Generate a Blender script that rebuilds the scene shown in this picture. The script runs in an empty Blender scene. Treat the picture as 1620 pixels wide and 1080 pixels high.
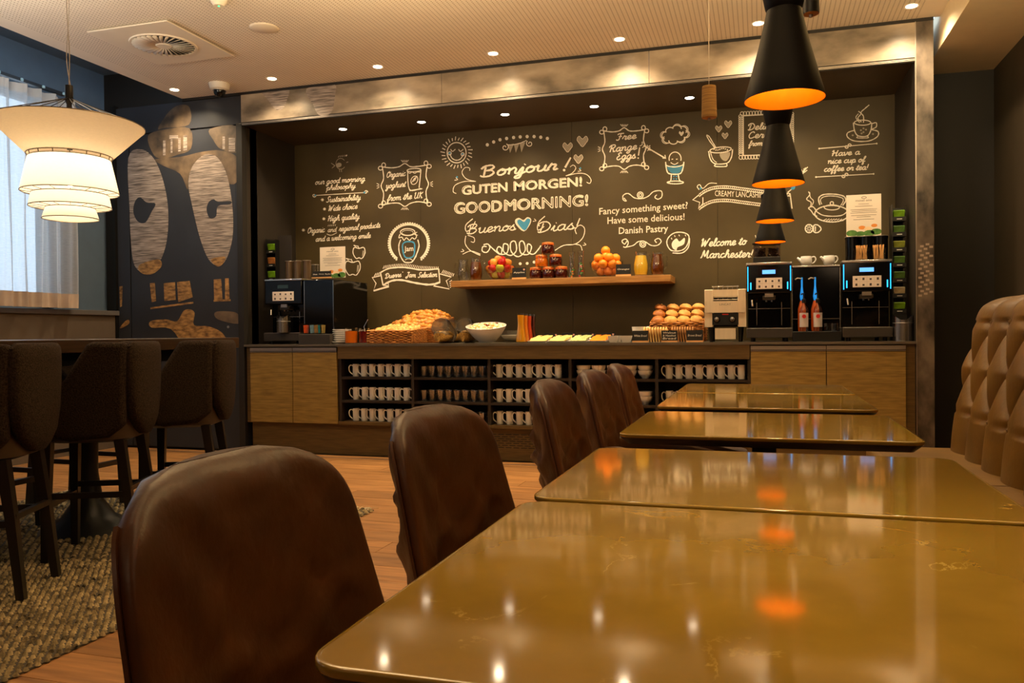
import bpy, bmesh, math, random
from math import sin, cos, pi, radians, sqrt, atan2
from mathutils import Vector, Matrix
random.seed(7)
sc = bpy.context.scene
col = sc.collection

# ------------------------------------------------------------------ camera
YAW, PITCH, ROLL, FPX = .2953, -.0103, -.0089, 1295.57
_F0 = Vector((-sin(YAW), cos(YAW), 0)); _R0 = Vector((cos(YAW), sin(YAW), 0)); _U0 = Vector((0, 0, 1))
_F = _F0*cos(PITCH)+_U0*sin(PITCH); _U = _U0*cos(PITCH)-_F0*sin(PITCH)
_R = _R0*cos(ROLL)+_U*sin(ROLL); _V = _U*cos(ROLL)-_R0*sin(ROLL)
CAM = Vector((0, 0, 1.0))
cd = bpy.data.cameras.new('camera'); cam = bpy.data.objects.new('camera', cd); col.objects.link(cam)
_V = _R.cross(_F)
mw = Matrix((( _R.x, _V.x, -_F.x, CAM.x), (_R.y, _V.y, -_F.y, CAM.y), (_R.z, _V.z, -_F.z, CAM.z), (0, 0, 0, 1)))
cam.matrix_world = mw
cd.sensor_width = 36; cd.lens = FPX/1620*36; cd.clip_start = .02
cd.dof.use_dof = False
sc.camera = cam

# ------------------------------------------------------------------ view, world, big lights
sc.view_settings.view_transform = 'Standard'; sc.view_settings.look = 'None'
sc.view_settings.gamma = 1; sc.view_settings.use_curve_mapping = False
sc.view_settings.exposure = EXPO = 0.0
sc.cycles.use_denoising = True
sc.cycles.max_bounces = 10; sc.cycles.transparent_max_bounces = 12
sc.cycles.sample_clamp_indirect = 4
sc.cycles.caustics_reflective = False; sc.cycles.caustics_refractive = False
w = bpy.data.worlds.new('world'); sc.world = w; w.use_nodes = True
bg = w.node_tree.nodes['Background']; bg.inputs[0].default_value = (.62, .80, 1, 1); bg.inputs[1].default_value = 2.8

def lamp(name, kind, loc, power, color=(1, .72, .42), **kw):
    d = bpy.data.lights.new(name, kind); d.energy = power; d.color = color
    rot = kw.pop('rot', None)
    for k, v in kw.items(): setattr(d, k, v)
    o = bpy.data.objects.new(name, d); col.objects.link(o); o.location = loc
    if rot: o.rotation_euler = rot
    return o
WARM = (1, .62, .30)
# daylight of the side window beside the camera
po = lamp('window_portal', 'AREA', (-5.86, 3.2, 2.1), 1, (1, 1, 1), shape='RECTANGLE', size=1.75, size_y=4.4, rot=(0, -pi/2, 0))
po.data.cycles.is_portal = True
# added fill above the view, without lamp bodies, to brighten the ceiling
for ux, uy, uz, up_, uc in ((-4.2, 2.9, 2.62, 29, (1, .86, .68)), (-1.9, 3.3, 2.62, 58, (1, .75, .42)), (.75, 3.6, 2.62, 64, (1, .74, .38)), (-.4, 1.4, 2.6, 20, (1, .73, .40))):
    lamp('ceiling_fill', 'AREA', (ux, uy, uz), up_, uc, shape='DISK', size=1.2, rot=(radians(155), 0, 0))
lamp('fill_behind', 'AREA', (-1.6, -2.3, 2.3), 8, (1, .74, .48), shape='RECTANGLE', size=4.5, size_y=1.0, rot=(radians(118), 0, 0))  # added fill from the rear
# added fill points behind the camera, no lamps hang there, for the ceiling
for px_, py_ in ((-3.1, .2), (-.6, -1.0), (1.0, .6)):
    lamp('rear_fill_point', 'POINT', (px_, py_, 2.0), 6, (1, .68, .40), shadow_soft_size=.25)

# ------------------------------------------------------------------ helpers
def lin(c):
    c = c/255
    return c/12.92 if c <= .04045 else ((c+.055)/1.055)**2.4
def C(r, g, b): return (lin(r), lin(g), lin(b))
MATS = {}
def M(name, c, rough=.5, metal=0, var=.08, scale=8, bump=0, bscale=None, tr=0, ior=1.45, emit=None, es=0,
      coat=0, stretch=(1, 1, 1), spec=.5, detail=3, c2=None, rnd=0, sub=0, world=False):
    if name in MATS: return MATS[name]
    m = bpy.data.materials.new(name); m.use_nodes = True; MATS[name] = m
    nt = m.node_tree; N = nt.nodes; L = nt.links; b = N['Principled BSDF']
    tc = N.new('ShaderNodeTexCoord'); mp = N.new('ShaderNodeMapping'); mp.inputs['Scale'].default_value = stretch
    if world:
        g = N.new('ShaderNodeNewGeometry'); L.new(g.outputs['Position'], mp.inputs[0])
    else: L.new(tc.outputs['Object'], mp.inputs[0])
    nz = N.new('ShaderNodeTexNoise'); nz.inputs['Scale'].default_value = scale; nz.inputs['Detail'].default_value = detail
    L.new(mp.outputs[0], nz.inputs['Vector'])
    rp = N.new('ShaderNodeValToRGB'); L.new(nz.outputs['Fac'], rp.inputs[0])
    lo = c2 if c2 else tuple(x*(1-var) for x in c); hi = c if c2 else tuple(min(1, x*(1+var)) for x in c)
    rp.color_ramp.elements[0].position = .3; rp.color_ramp.elements[1].position = .7
    rp.color_ramp.elements[0].color = (*lo, 1); rp.color_ramp.elements[1].color = (*hi, 1)
    out = rp.outputs[0]
    if rnd:
        oi = N.new('ShaderNodeObjectInfo'); mr = N.new('ShaderNodeMapRange'); L.new(oi.outputs['Random'], mr.inputs[0])
        mr.inputs[3].default_value = 1-rnd; mr.inputs[4].default_value = 1+rnd
        mx = N.new('ShaderNodeVectorMath'); mx.operation = 'SCALE'; L.new(out, mx.inputs[0]); L.new(mr.outputs[0], mx.inputs['Scale']); out = mx.outputs[0]
    L.new(out, b.inputs['Base Color'])
    b.inputs['Roughness'].default_value = rough; b.inputs['Metallic'].default_value = metal
    b.inputs['Transmission Weight'].default_value = tr; b.inputs['IOR'].default_value = ior
    b.inputs['Specular IOR Level'].default_value = spec; b.inputs['Coat Weight'].default_value = coat
    b.inputs['Coat Roughness'].default_value = .05
    if sub: b.inputs['Subsurface Weight'].default_value = sub; b.inputs['Subsurface Scale'].default_value = .02
    if emit: b.inputs['Emission Color'].default_value = (*emit, 1); b.inputs['Emission Strength'].default_value = es
    if bump:
        bp = N.new('ShaderNodeBump'); bp.inputs['Strength'].default_value = bump; bp.inputs['Distance'].default_value = .01
        n2 = N.new('ShaderNodeTexNoise'); n2.inputs['Scale'].default_value = bscale or scale*4; n2.inputs['Detail'].default_value = 4
        L.new(mp.outputs[0], n2.inputs['Vector']); L.new(n2.outputs['Fac'], bp.inputs['Height']); L.new(bp.outputs[0], b.inputs['Normal'])
    return m
def at(px, py, Y=None, Z=None, X=None):
    """the point of the room seen at that pixel, on a plane Y, Z or X"""
    r = _F*FPX+_R*(px-810)-_V*(py-540)
    if Y is not None: t = (Y-CAM.y)/r.y
    elif Z is not None: t = (Z-CAM.z)/r.z
    else: t = (X-CAM.x)/r.x
    return CAM+r*t
def tag(o, label=None, cat=None, group=None, kind=None):
    if label: o['label'] = label
    if cat: o['category'] = cat
    if group: o['group'] = group
    if kind: o['kind'] = kind
    return o
def E(name, loc, label=None, cat=None, group=None, rz=0):
    o = bpy.data.objects.new(name, None); col.objects.link(o); o.location = loc; o.rotation_euler = (0, 0, rz)
    o.empty_display_size = .05
    return tag(o, label, cat, group)
def copy_tree(o, parent=None):
    c = o.copy(); col.objects.link(c); c.parent = parent
    for ch in o.children: copy_tree(ch, c)
    return c
def clone(o, loc, label, group=None, rz=None, sc_=None):
    c = copy_tree(o); c.location = loc; c['label'] = label
    if group: c['group'] = group
    if rz is not None: c.rotation_euler.z = rz
    if sc_: c.scale = sc_
    return c
ORD = 'zeroth first second third fourth fifth sixth seventh eighth ninth tenth eleventh twelfth thirteenth fourteenth fifteenth sixteenth'.split()
class MB:
    def __init__(s): s.v = []; s.f = []
    def add(s, vs, fs):
        n = len(s.v); s.v += [tuple(v) for v in vs]; s.f += [tuple(i+n for i in f) for f in fs]; return s
    def box(s, x0, x1, y0, y1, z0, z1):
        return s.add([(x, y, z) for x in (x0, x1) for y in (y0, y1) for z in (z0, z1)],
                     [(0, 1, 3, 2), (4, 6, 7, 5), (0, 4, 5, 1), (2, 3, 7, 6), (0, 2, 6, 4), (1, 5, 7, 3)])
    def boxc(s, cx, cy, cz, sx, sy, sz, rot=None):
        vs = [Vector((x*sx/2, y*sy/2, z*sz/2)) for x in (-1, 1) for y in (-1, 1) for z in (-1, 1)]
        if rot is not None: vs = [rot @ v for v in vs]
        return s.add([(v.x+cx, v.y+cy, v.z+cz) for v in vs], [(0, 1, 3, 2), (4, 6, 7, 5), (0, 4, 5, 1), (2, 3, 7, 6), (0, 2, 6, 4), (1, 5, 7, 3)])
    def lathe(s, prof, n=24, cx=0, cy=0, cz=0, cap=False):
        vs = []; fs = []
        for r, z in prof:
            for i in range(n): vs.append((cx+r*cos(2*pi*i/n), cy+r*sin(2*pi*i/n), cz+z))
        for j in range(len(prof)-1):
            for i in range(n):
                a = j*n+i; b = j*n+(i+1) % n; fs.append((a, b, b+n, a+n))
        if cap:
            fs.append(tuple(range(n-1, -1, -1))); k = (len(prof)-1)*n; fs.append(tuple(range(k, k+n)))
        return s.add(vs, fs)
    def loft(s, rings, cap=True, closed=True):
        n = len(rings[0]); vs = [p for r in rings for p in r]; fs = []
        for j in range(len(rings)-1):
            for i in range(n if closed else n-1):
                a = j*n+i; b = j*n+(i+1) % n; fs.append((a, b, b+n, a+n))
        if cap and closed:
            fs.append(tuple(range(n-1, -1, -1))); k = (len(rings)-1)*n; fs.append(tuple(range(k, k+n)))
        return s.add(vs, fs)
    def tube(s, pts, r, n=8, cap=True):
        pts = [Vector(p) for p in pts]; rings = []; rr = r if isinstance(r, (list, tuple)) else [r]*len(pts)
        up = None
        for i, p in enumerate(pts):
            t = (pts[min(i+1, len(pts)-1)]-pts[max(i-1, 0)]).normalized()
            if up is None: up = t.orthogonal().normalized()
            a = (up-t*up.dot(t)).normalized(); up = a; b = t.cross(a)
            rings.append([p+(a*cos(2*pi*k/n)+b*sin(2*pi*k/n))*rr[i] for k in range(n)])
        return s.loft(rings, cap)
    def prism(s, poly, a0, a1, axis='y'):
        """poly in the other two axes (x,z) / (y,z) / (x,y), extruded along axis"""
        def P(p, a): return {'y': (p[0], a, p[1]), 'x': (a, p[0], p[1]), 'z': (p[0], p[1], a)}[axis]
        n = len(poly); vs = [P(p, a0) for p in poly]+[P(p, a1) for p in poly]
        fs = [tuple(range(n)), tuple(range(2*n-1, n-1, -1))]+[(i, (i+1) % n, (i+1) % n+n, i+n) for i in range(n)]
        return s.add(vs, fs)
    def grid(s, nu, nv, fn, flip=False):
        vs = [fn(i/(nu-1), j/(nv-1)) for i in range(nu) for j in range(nv)]; fs = []
        for i in range(nu-1):
            for j in range(nv-1):
                a = i*nv+j; q = (a, a+nv, a+nv+1, a+1); fs.append(q[::-1] if flip else q)
        return s.add(vs, fs)
    def build(s, name, mat, parent=None, smooth=True, bevel=0, sub=0, seg=2, solid=0, ang=40, fix=True):
        me = bpy.data.meshes.new(name); me.from_pydata(s.v, [], s.f)
        if fix:
            bm = bmesh.new(); bm.from_mesh(me); bmesh.ops.recalc_face_normals(bm, faces=bm.faces); bm.to_mesh(me); bm.free()
        me.update(); me.materials.append(mat)
        o = bpy.data.objects.new(name, me); col.objects.link(o); o.parent = parent
        if smooth:
            for p in me.polygons: p.use_smooth = True
            try: me.set_sharp_from_angle(angle=radians(ang))
            except Exception: pass
        if solid:
            md = o.modifiers.new('s', 'SOLIDIFY'); md.thickness = solid; md.offset = 0
        if bevel:
            md = o.modifiers.new('b', 'BEVEL'); md.width = bevel; md.segments = seg; md.limit_method = 'ANGLE'; md.angle_limit = radians(35)
        if sub:
            md = o.modifiers.new('u', 'SUBSURF'); md.levels = sub; md.render_levels = sub
        return o
def box(name, mat, x0, x1, y0, y1, z0, z1, parent=None, bevel=0, kind=None, label=None, smooth=False):
    o = MB().box(x0, x1, y0, y1, z0, z1).build(name, mat, parent, smooth=bevel > 0 or smooth, bevel=bevel)
    return tag(o, label, kind=kind)
def smoothpts(pts, k=5, closed=False):
    if len(pts) < 3: return [tuple(p) for p in pts]
    out = []; n = len(pts)
    rng = n if closed else n-1
    for i in range(rng):
        if closed: p0, p1, p2, p3 = pts[(i-1) % n], pts[i], pts[(i+1) % n], pts[(i+2) % n]
        else: p0, p1, p2, p3 = pts[max(i-1, 0)], pts[i], pts[i+1], pts[min(i+2, n-1)]
        for j in range(k):
            t = j/k
            out.append(tuple(.5*((2*b)+(-a+c)*t+(2*a-5*b+4*c-d)*t*t+(-a+3*b-3*c+d)*t**3) for a, b, c, d in zip(p0, p1, p2, p3)))
    out.append(tuple(pts[0] if closed else pts[-1]))
    return out
def ellipse(cx, cy, rx, ry, n=24, a0=0, a1=2*pi, tilt=0):
    r = []
    for i in range(n+1):
        a = a0+(a1-a0)*i/n; x = rx*cos(a); y = ry*sin(a)
        r.append((cx+x*cos(tilt)-y*sin(tilt), cy+x*sin(tilt)+y*cos(tilt)))
    return r

# ------------------------------------------------------------------ materials
m_chalkwall = M('chalkboard_paint', C(72, 60, 36), .42, var=.12, scale=3, spec=.3, bump=.03, bscale=60)
m_dark = M('dark_laminate', C(44, 38, 32), .45, var=.1)
m_black = M('black_metal', C(14, 13, 12), .4)
m_gloss = M('black_gloss', C(6, 6, 7), .10, spec=.35)
m_chalk = M('chalk', C(236, 226, 210), .9, var=.10, scale=300)
m_chalkd = M('chalk_faint', C(170, 158, 140), .9, var=.15, scale=300)
m_blue = M('chalk_blue', C(70, 150, 195), .9, var=.08, scale=200)
m_oak = M('oak_veneer', C(146, 120, 62), .42, c2=C(108, 86, 40), scale=3, stretch=(2.2, 2.2, 26), detail=6, bump=.05, bscale=14, world=True)
m_oakd = M('dark_oak_veneer', C(96, 76, 42), .4, c2=C(72, 56, 30), scale=3, stretch=(2.2, 2.2, 26), detail=6, world=True)
m_alu = M('aluminium', C(170, 160, 150), .35, metal=.9, var=.05)
m_steel = M('brushed_steel', C(190, 184, 176), .22, metal=1, var=.08, scale=40, stretch=(1, 1, .05))
m_white = M('white_ceramic', C(236, 232, 226), .18, var=.03)
def thin_glass(name, tint, refl=.9, base=.04, rough=.03):
    m = bpy.data.materials.new(name); m.use_nodes = True; MATS[name] = m; N = m.node_tree.nodes; L = m.node_tree.links
    for n in list(N): N.remove(n)
    o = N.new('ShaderNodeOutputMaterial'); t = N.new('ShaderNodeBsdfTransparent'); g = N.new('ShaderNodeBsdfGlossy'); x = N.new('ShaderNodeMixShader')
    nz = N.new('ShaderNodeTexNoise'); nz.inputs['Scale'].default_value = 3; rp = N.new('ShaderNodeValToRGB'); L.new(nz.outputs[0], rp.inputs[0])
    rp.color_ramp.elements[0].color = (*[q*.96 for q in tint], 1); rp.color_ramp.elements[1].color = (*tint, 1); L.new(rp.outputs[0], t.inputs[0])
    g.inputs['Roughness'].default_value = rough; lw = N.new('ShaderNodeLayerWeight'); lw.inputs['Blend'].default_value = .35
    mr = N.new('ShaderNodeMapRange'); L.new(lw.outputs['Facing'], mr.inputs[0]); mr.inputs[3].default_value = base; mr.inputs[4].default_value = refl
    L.new(mr.outputs[0], x.inputs[0]); L.new(t.outputs[0], x.inputs[1]); L.new(g.outputs[0], x.inputs[2]); L.new(x.outputs[0], o.inputs[0])
    return m
m_glass = thin_glass('clear_glass', (.95, .95, .94), .32, .03)
m_leather = M('brown_leather', C(92, 52, 17), .40, c2=C(50, 26, 7), scale=5, bump=.12, bscale=60, detail=5, spec=.45)
m_leatherb = M('tan_leather', C(116, 86, 30), .42, c2=C(90, 64, 20), scale=6, bump=.10, bscale=70, detail=5)
m_fabric = M('brown_tweed', C(62, 50, 40), .95, c2=C(30, 23, 18), scale=160, bump=.5, bscale=220, detail=2, spec=.1)
m_darkwood = M('black_stained_wood', C(20, 15, 12), .35, var=.2)
m_gold = M('glass_film', C(255, 176, 30), .5, var=.05)

# ------------------------------------------------------------------ setting
ST = 'structure'
YW, YB, XL, XR = 6.07, 6.92, -4.245, 1.0
ZC, ZH, ZT, ZCT = 3.08, 2.812, .921, .757
m_wallblue = M('blue_grey_paint', C(84, 102, 120), .6, var=.05)
m_taupe = M('taupe_paint', C(92, 80, 68), .6, var=.05)
m_nearblack = M('near_black_paint', C(26, 22, 18), .6, var=.08)
m_soffit = M('cream_paint', C(226, 206, 168), .7, var=.03)

# perforated ceiling: rows of small drilled holes
m_ceil = M('perforated_plaster', C(236, 224, 206), .8, var=.02)
def perforate(m, sx=.030, sy=.022, c=C(120, 96, 70)):
    nt = m.node_tree; N = nt.nodes; L = nt.links; b = N['Principled BSDF']
    g = N.new('ShaderNodeNewGeometry'); sp = N.new('ShaderNodeSeparateXYZ'); L.new(g.outputs['Position'], sp.inputs[0])
    def mth(op, a, bb=None):
        n = N.new('ShaderNodeMath'); n.operation = op
        for i, q in enumerate((a, bb)):
            if q is None: continue
            if isinstance(q, (int, float)): n.inputs[i].default_value = q
            else: L.new(q, n.inputs[i])
        return n.outputs[0]
    fx = mth('SUBTRACT', mth('FRACT', mth('DIVIDE', sp.outputs[0], sx)), .5)
    fy = mth('SUBTRACT', mth('FRACT', mth('DIVIDE', sp.outputs[1], sy)), .5)
    d = mth('ADD', mth('POWER', mth('ABSOLUTE', mth('MULTIPLY', fx, sx)), 2), mth('POWER', mth('ABSOLUTE', mth('MULTIPLY', fy, sy)), 2))
    hole = mth('LESS_THAN', d, .0042**2)
    # plain border strips at the sides of the board
    i1 = mth('MULTIPLY', mth('GREATER_THAN', sp.outputs[0], -4.70), mth('LESS_THAN', sp.outputs[0], 1.02))
    hole = mth('MULTIPLY', hole, i1)
    mx = N.new('ShaderNodeMix'); mx.data_type = 'RGBA'; L.new(hole, mx.inputs[0])
    src = b.inputs['Base Color'].links[0].from_socket; L.new(src, mx.inputs[6]); mx.inputs[7].default_value = (*c, 1)
    L.new(mx.outputs[2], b.inputs['Base Color'])
perforate(m_ceil)
box('ceiling', m_ceil, -4.85, 1.15, -3, YW, ZC, ZC+.06, kind=ST)
box('ceiling_upper', m_wallblue, -6.2, -4.85, -3, YW+.05, ZC+.30, ZC+.36, kind=ST)
box('ceiling_soffit', m_soffit, 1.15, 1.75, -3, 6.75, 2.875, 3.14, kind=ST)
box('trim_1', m_nearblack, -4.85, 1.11, YW-.012, YW+.04, ZC-.022, ZC+.05, kind=ST)

# floor of wooden planks
m_plank = M('oak_floorboard', C(178, 128, 76), .38, c2=C(124, 84, 46), scale=2.2, stretch=(1.3, 14, 14), detail=6, rnd=.14, bump=.05, bscale=10)
fl = box('floor', m_nearblack, -6.2, 1.75, -3, 6.95, -.05, -.004, kind=ST)
PW = .19; PL = 1.35
pm = MB().box(0, PL-.003, 0, PW-.003, -.012, 0).build('floor_plank', m_plank, fl, smooth=False)
first = True
for r in range(34):
    y = -.02+r*PW
    if y > 6.05: break
    x = -6.1+((r*.57) % 1)*PL-PL
    while x < 1.6:
        xa = x
        if xa+PL > -6.1:
            o = pm if first else pm.copy()
            if not first: col.objects.link(o)
            o.location = (xa, y, 0); o.parent = fl; first = False
        x += PL
# floor behind the camera: boards too far out of view to tell apart
box('floor_rear', m_plank, -6.1, 1.6, -3, -.024, -.012, 0, kind=ST)
box('trim_2', m_alu, XL-.9, 1.1, 5.93, 5.945, -.001, .003, kind=ST)

# side and rear walls
wl = MB(); wl.box(-5.85, -5.6, -3, 6.12, 0, 1.19); wl.box(-5.85, -5.72, 5.5, 6.12, 1.19, 3.4)
wl.box(-5.85, -5.72, -3, 5.5, 3.02, 3.4); wl.box(-5.85, -5.72, -3, 1.0, 1.19, 3.02)
wl.build('wall_left', m_wallblue, smooth=False)['kind'] = ST
box('wall_left_lower', m_taupe, -5.6, -5.585, -3, YW, 0, 1.188, kind=ST)
m_sill = M('grey_sill', C(96, 92, 90), .35)
box('trim_3', m_sill, -5.85, -5.56, -3, YW-.002, 1.19, 1.232, kind=ST, bevel=.003)
box('wall_rear', m_taupe, -6.2, 1.75, -3.1, -3, 0, 3.4, kind=ST)
box('wall_right', M('olive_brown_paint', C(60, 50, 34), .6), 1.62, 1.75, -3, 6.75, 0, 3.1, kind=ST)
box('wall_back_right', m_nearblack, 1.11, 1.75, 6.7, 6.8, 0, 3.1, kind=ST)
box('wall_back_left', m_taupe, -6.2, XL-.02, 6.2, 6.3, 0, 3.4, kind=ST)
box('trim_4', m_alu, 1.585, 1.62, 5.66, 5.70, .9, 1.35, kind=ST)

# window: frame, panes and mullions behind the sheer curtain
m_frame = M('blue_grey_window_frame', C(120, 140, 152), .4)
wf = E('window_1', (-5.79, 3.2, 2.1)); tag(wf, kind=ST)
f = MB()
for y0, y1 in ((-2.2, -2.14), (-1.0, -.95), (.55, .6), (1.36, 1.47), (2.22, 2.30)): f.box(-.03, .03, y0, y1, -.88, .9)
f.box(-.03, .03, -2.2, 2.3, -.9, -.84); f.box(-.03, .03, -2.2, 2.3, .84, .92)
f.build('window_frame', m_frame, wf, smooth=False)
for y0, y1 in ((-2.14, -1.0), (-.95, .55), (.6, 1.36), (1.47, 2.22)):
    box('pane', m_glass, -.006, .006, y0, y1, -.84, .84, wf)
# street facade outside the window
m_out = M('pale_facade', C(150, 158, 166), .9, c2=C(96, 92, 90), scale=1.2, stretch=(1, 1, 3))
fc = MB().box(-9.6, -9.4, -4, 4.6, -2, 5.5).build('building_facade', m_out, smooth=False)
tag(fc, 'grey building front seen outside through the sheer curtain', 'building')

# sheer curtain
m_sheer = bpy.data.materials.new('sheer_voile'); m_sheer.use_nodes = True
nt = m_sheer.node_tree; N = nt.nodes; L = nt.links
for n in list(N): N.remove(n)
out = N.new('ShaderNodeOutputMaterial'); mix = N.new('ShaderNodeMixShader'); tr = N.new('ShaderNodeBsdfTransparent'); tl = N.new('ShaderNodeBsdfTranslucent'); df = N.new('ShaderNodeBsdfDiffuse'); m2 = N.new('ShaderNodeMixShader')
wv = N.new('ShaderNodeTexNoise'); wv.inputs['Scale'].default_value = 30
tc = N.new('ShaderNodeTexCoord'); mp = N.new('ShaderNodeMapping'); mp.inputs['Scale'].default_value = (1, 1, 9); L.new(tc.outputs['Object'], mp.inputs[0]); L.new(mp.outputs[0], wv.inputs['Vector'])
mr = N.new('ShaderNodeMapRange'); L.new(wv.outputs['Fac'], mr.inputs[0]); mr.inputs[3].default_value = .55; mr.inputs[4].default_value = .80
tl.inputs[0].default_value = (*C(235, 238, 240), 1); df.inputs[0].default_value = (*C(215, 210, 204), 1); tr.inputs[0].default_value = (.92, .96, 1, 1)
L.new(df.outputs[0], m2.inputs[1]); L.new(tl.outputs[0], m2.inputs[2]); m2.inputs[0].default_value = .6
L.new(mr.outputs[0], mix.inputs[0]); L.new(tr.outputs[0], mix.inputs[1]); L.new(m2.outputs[0], mix.inputs[2]); L.new(mix.outputs[0], out.inputs[0])
cu = E('sheer_curtain', (-5.5, 3.3, 1.24), 'sheer pale grey curtain hanging in folds before the window', 'curtain')
def cur(u, v):
    y = -2.3+4.53*u; z = 1.73*v
    a = .035*(.55+.45*v)
    x = a*sin(y*38+.9*sin(y*7))+.012*sin(y*91+2)+.006*sin(z*3+y*9)
    return (x, y+.01*sin(z*2.2+y*20), z)
MB().grid(520, 16, cur, True).build('drape', m_sheer, cu, fix=False)
MB().grid(520, 3, lambda u, v: (lambda p: (p[0]+.003, p[1], p[2]+.0))(cur(u, v*.068)), True).build('hem', M('voile_hem', C(186, 170, 156), .9), cu, fix=False)
MB().grid(520, 3, lambda u, v: (lambda p: (p[0]+.003, p[1], p[2]))(cur(u, .96+v*.04)), True).build('heading', M('voile_heading', C(190, 190, 188), .9), cu, fix=False)
rl = E('curtain_rail', (-5.5, 3.3, 3.0), 'dark curtain rail along the top of the window', 'curtain rail')
MB().box(-.02, .02, -2.4, 2.12, -.012, .012).build('rail', m_black, rl, smooth=False)
for i in range(22):
    b_ = MB().lathe([(.0, -.012), (.012, -.01), (.014, 0), (.012, .01), (0, .012)], 10, .02, -2.1+i*.2, 0)
    b_.build('glider', M('blue_grey_plastic', C(150, 190, 205), .3), rl)

# ---- wall with the printed panels (plane of the counter front)
m_print = M('dark_print', C(50, 52, 58), .35, var=.12, scale=2, spec=.3)
tr5 = MB(); 
xa = at(185, 400, Y=YW).x; xb = at(207, 400, Y=YW).x; xc = at(377, 400, Y=YW).x
zt = at(300, 160, Y=YW).z; zs = 2.80
wp = box('wall_back', m_nearblack, xa-.25, xc+.03, YW+.02, YW+.12, 0, 3.4, kind=ST)
box('trim_5', m_black, xa-.012, xa+.012, YW-.03, YW+.02, 0, ZC+.0, kind=ST)
lp = box('print_panel', m_print, xa+.014, xb-.008, YW-.004, YW+.016, .02, 2.80, wp)
rp_ = box('print_panel', m_print, xb+.006, xc, YW-.004, YW+.016, .02, 2.80, wp)
up = box('print_panel', m_print, xa+.014, xc+.05, YW-.004, YW+.016, 2.815, 3.055, wp)
m_bale = M('print_fibre', C(186, 170, 158), .5, c2=C(62, 54, 50), scale=2.6, stretch=(3, 3, 50), detail=8, world=True)
m_bale2 = M('print_gold', C(196, 150, 88), .5, c2=C(90, 62, 34), scale=9, stretch=(2, 2, 5), detail=6, world=True)
m_bale3 = M('print_dust', C(120, 100, 78), .5, c2=C(52, 46, 42), scale=7, detail=7, world=True)
def decal(name, pts, mat, parent, Y, closed=True, sm=True, off=0):
    """flat print: a filled outline on plane Y given as pixels of that plane"""
    p = smoothpts(pts, 4, True)[:-1] if sm else pts
    vs = []
    for x, y in p:
        q = at(x, y, Y=Y); vs.append((q.x, Y-off, q.z))
    mb = MB(); mb.add(vs, [tuple(range(len(vs)))])
    o = mb.build(name, mat, parent, smooth=False, fix=False)
    return o
YP = YW-.005
decal('print_bale', [(203, 250), (222, 236), (243, 250), (258, 285), (266, 330), (264, 380), (252, 415), (232, 432), (213, 420), (207, 380), (205, 330)], m_bale, wp, YP, off=.0006)
decal('print_bale', [(305, 262), (325, 244), (345, 250), (360, 280), (368, 330), (368, 375), (358, 410), (345, 420), (330, 410), (316, 375), (304, 325), (298, 290)], m_bale, wp, YP, off=.0006)
decal('print_shadow', [(214, 318), (222, 312), (232, 320), (246, 322), (240, 335), (230, 352), (218, 350), (211, 335)], m_print, wp, YP, off=.0012)
decal('print_shadow', [(330, 320), (338, 315), (345, 319), (365, 318), (364, 323), (345, 326), (342, 342), (332, 345), (327, 332)], m_print, wp, YP, off=.0012)
decal('print_dust', [(245, 252), (285, 248), (320, 240), (350, 238), (376, 250), (376, 285), (362, 290), (350, 262), (325, 252), (300, 275), (297, 300), (285, 275), (258, 262)], m_bale3, wp, YP, off=.0003)
decal('print_machine', [(234, 215), (260, 205), (300, 203), (302, 235), (280, 245), (262, 250), (244, 246)], m_bale3, wp, YP, off=.0002)
decal('print_machine', [(332, 204), (376, 200), (377, 240), (350, 236), (338, 222)], m_bale3, wp, YP, off=.0002)
for x0, x1, y0, y1 in ((258, 262, 222, 246), (268, 282, 214, 220), (270, 273, 220, 242), (282, 286, 218, 240), (290, 296, 214, 238), (352, 356, 216, 236), (362, 372, 218, 240)):
    decal('print_machine', [(x0, y0), (x1, y0), (x1, y1), (x0, y1)], m_bale, wp, YP, sm=False, off=.0009)
for pts in ([(237, 448), (245, 447), (247, 476), (240, 478)], [(259, 448), (277, 446), (278, 474), (260, 476)], [(280, 446), (300, 444), (305, 470), (282, 478)], [(338, 442), (350, 441), (352, 474), (339, 475)], [(356, 440), (362, 440), (363, 472), (356, 474)], [(189, 453), (194, 452), (193, 484), (190, 486)], [(238, 486), (306, 477), (306, 480), (238, 489)], [(338, 474), (365, 473), (365, 476), (338, 477)]):
    decal('print_rack', pts, m_bale2, wp, YP, sm=False, off=.0004)
decal('print_mound', [(238, 508), (262, 505), (280, 508), (290, 492), (300, 489), (308, 495), (307, 514), (330, 516), (350, 525), (362, 540), (380, 548), (300, 548), (270, 520), (240, 518)], m_bale2, wp, YP, off=.0004)
decal('print_mound', [(340, 494), (358, 492), (376, 496), (377, 512), (345, 505)], m_bale3, wp, YP, off=.0004)
decal('print_mound', [(190, 518), (198, 508), (204, 506), (204, 512), (194, 518)], m_bale2, wp, YP, off=.0004)
decal('print_dust', [(268, 176), (285, 166), (300, 170), (299, 197), (262, 202), (250, 203)], m_bale3, wp, YP, off=.0004)
lk = MB().lathe([(.0, .0), (.011, 0), (.011, .006), (0, .007)], 12)
o = lk.build('panel_lock', m_alu, wp); q = at(362, 517, Y=YW); o.location = (q.x, YW-.006, q.z); o.rotation_euler = (pi/2, 0, 0)

for pts in ([(222, 418), (250, 410), (256, 420), (244, 432), (230, 434), (220, 428)], [(334, 410), (356, 406), (352, 418), (343, 421)]):
    decal('print_glow', pts, m_bale2, wp, YP, off=.0011)
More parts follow.
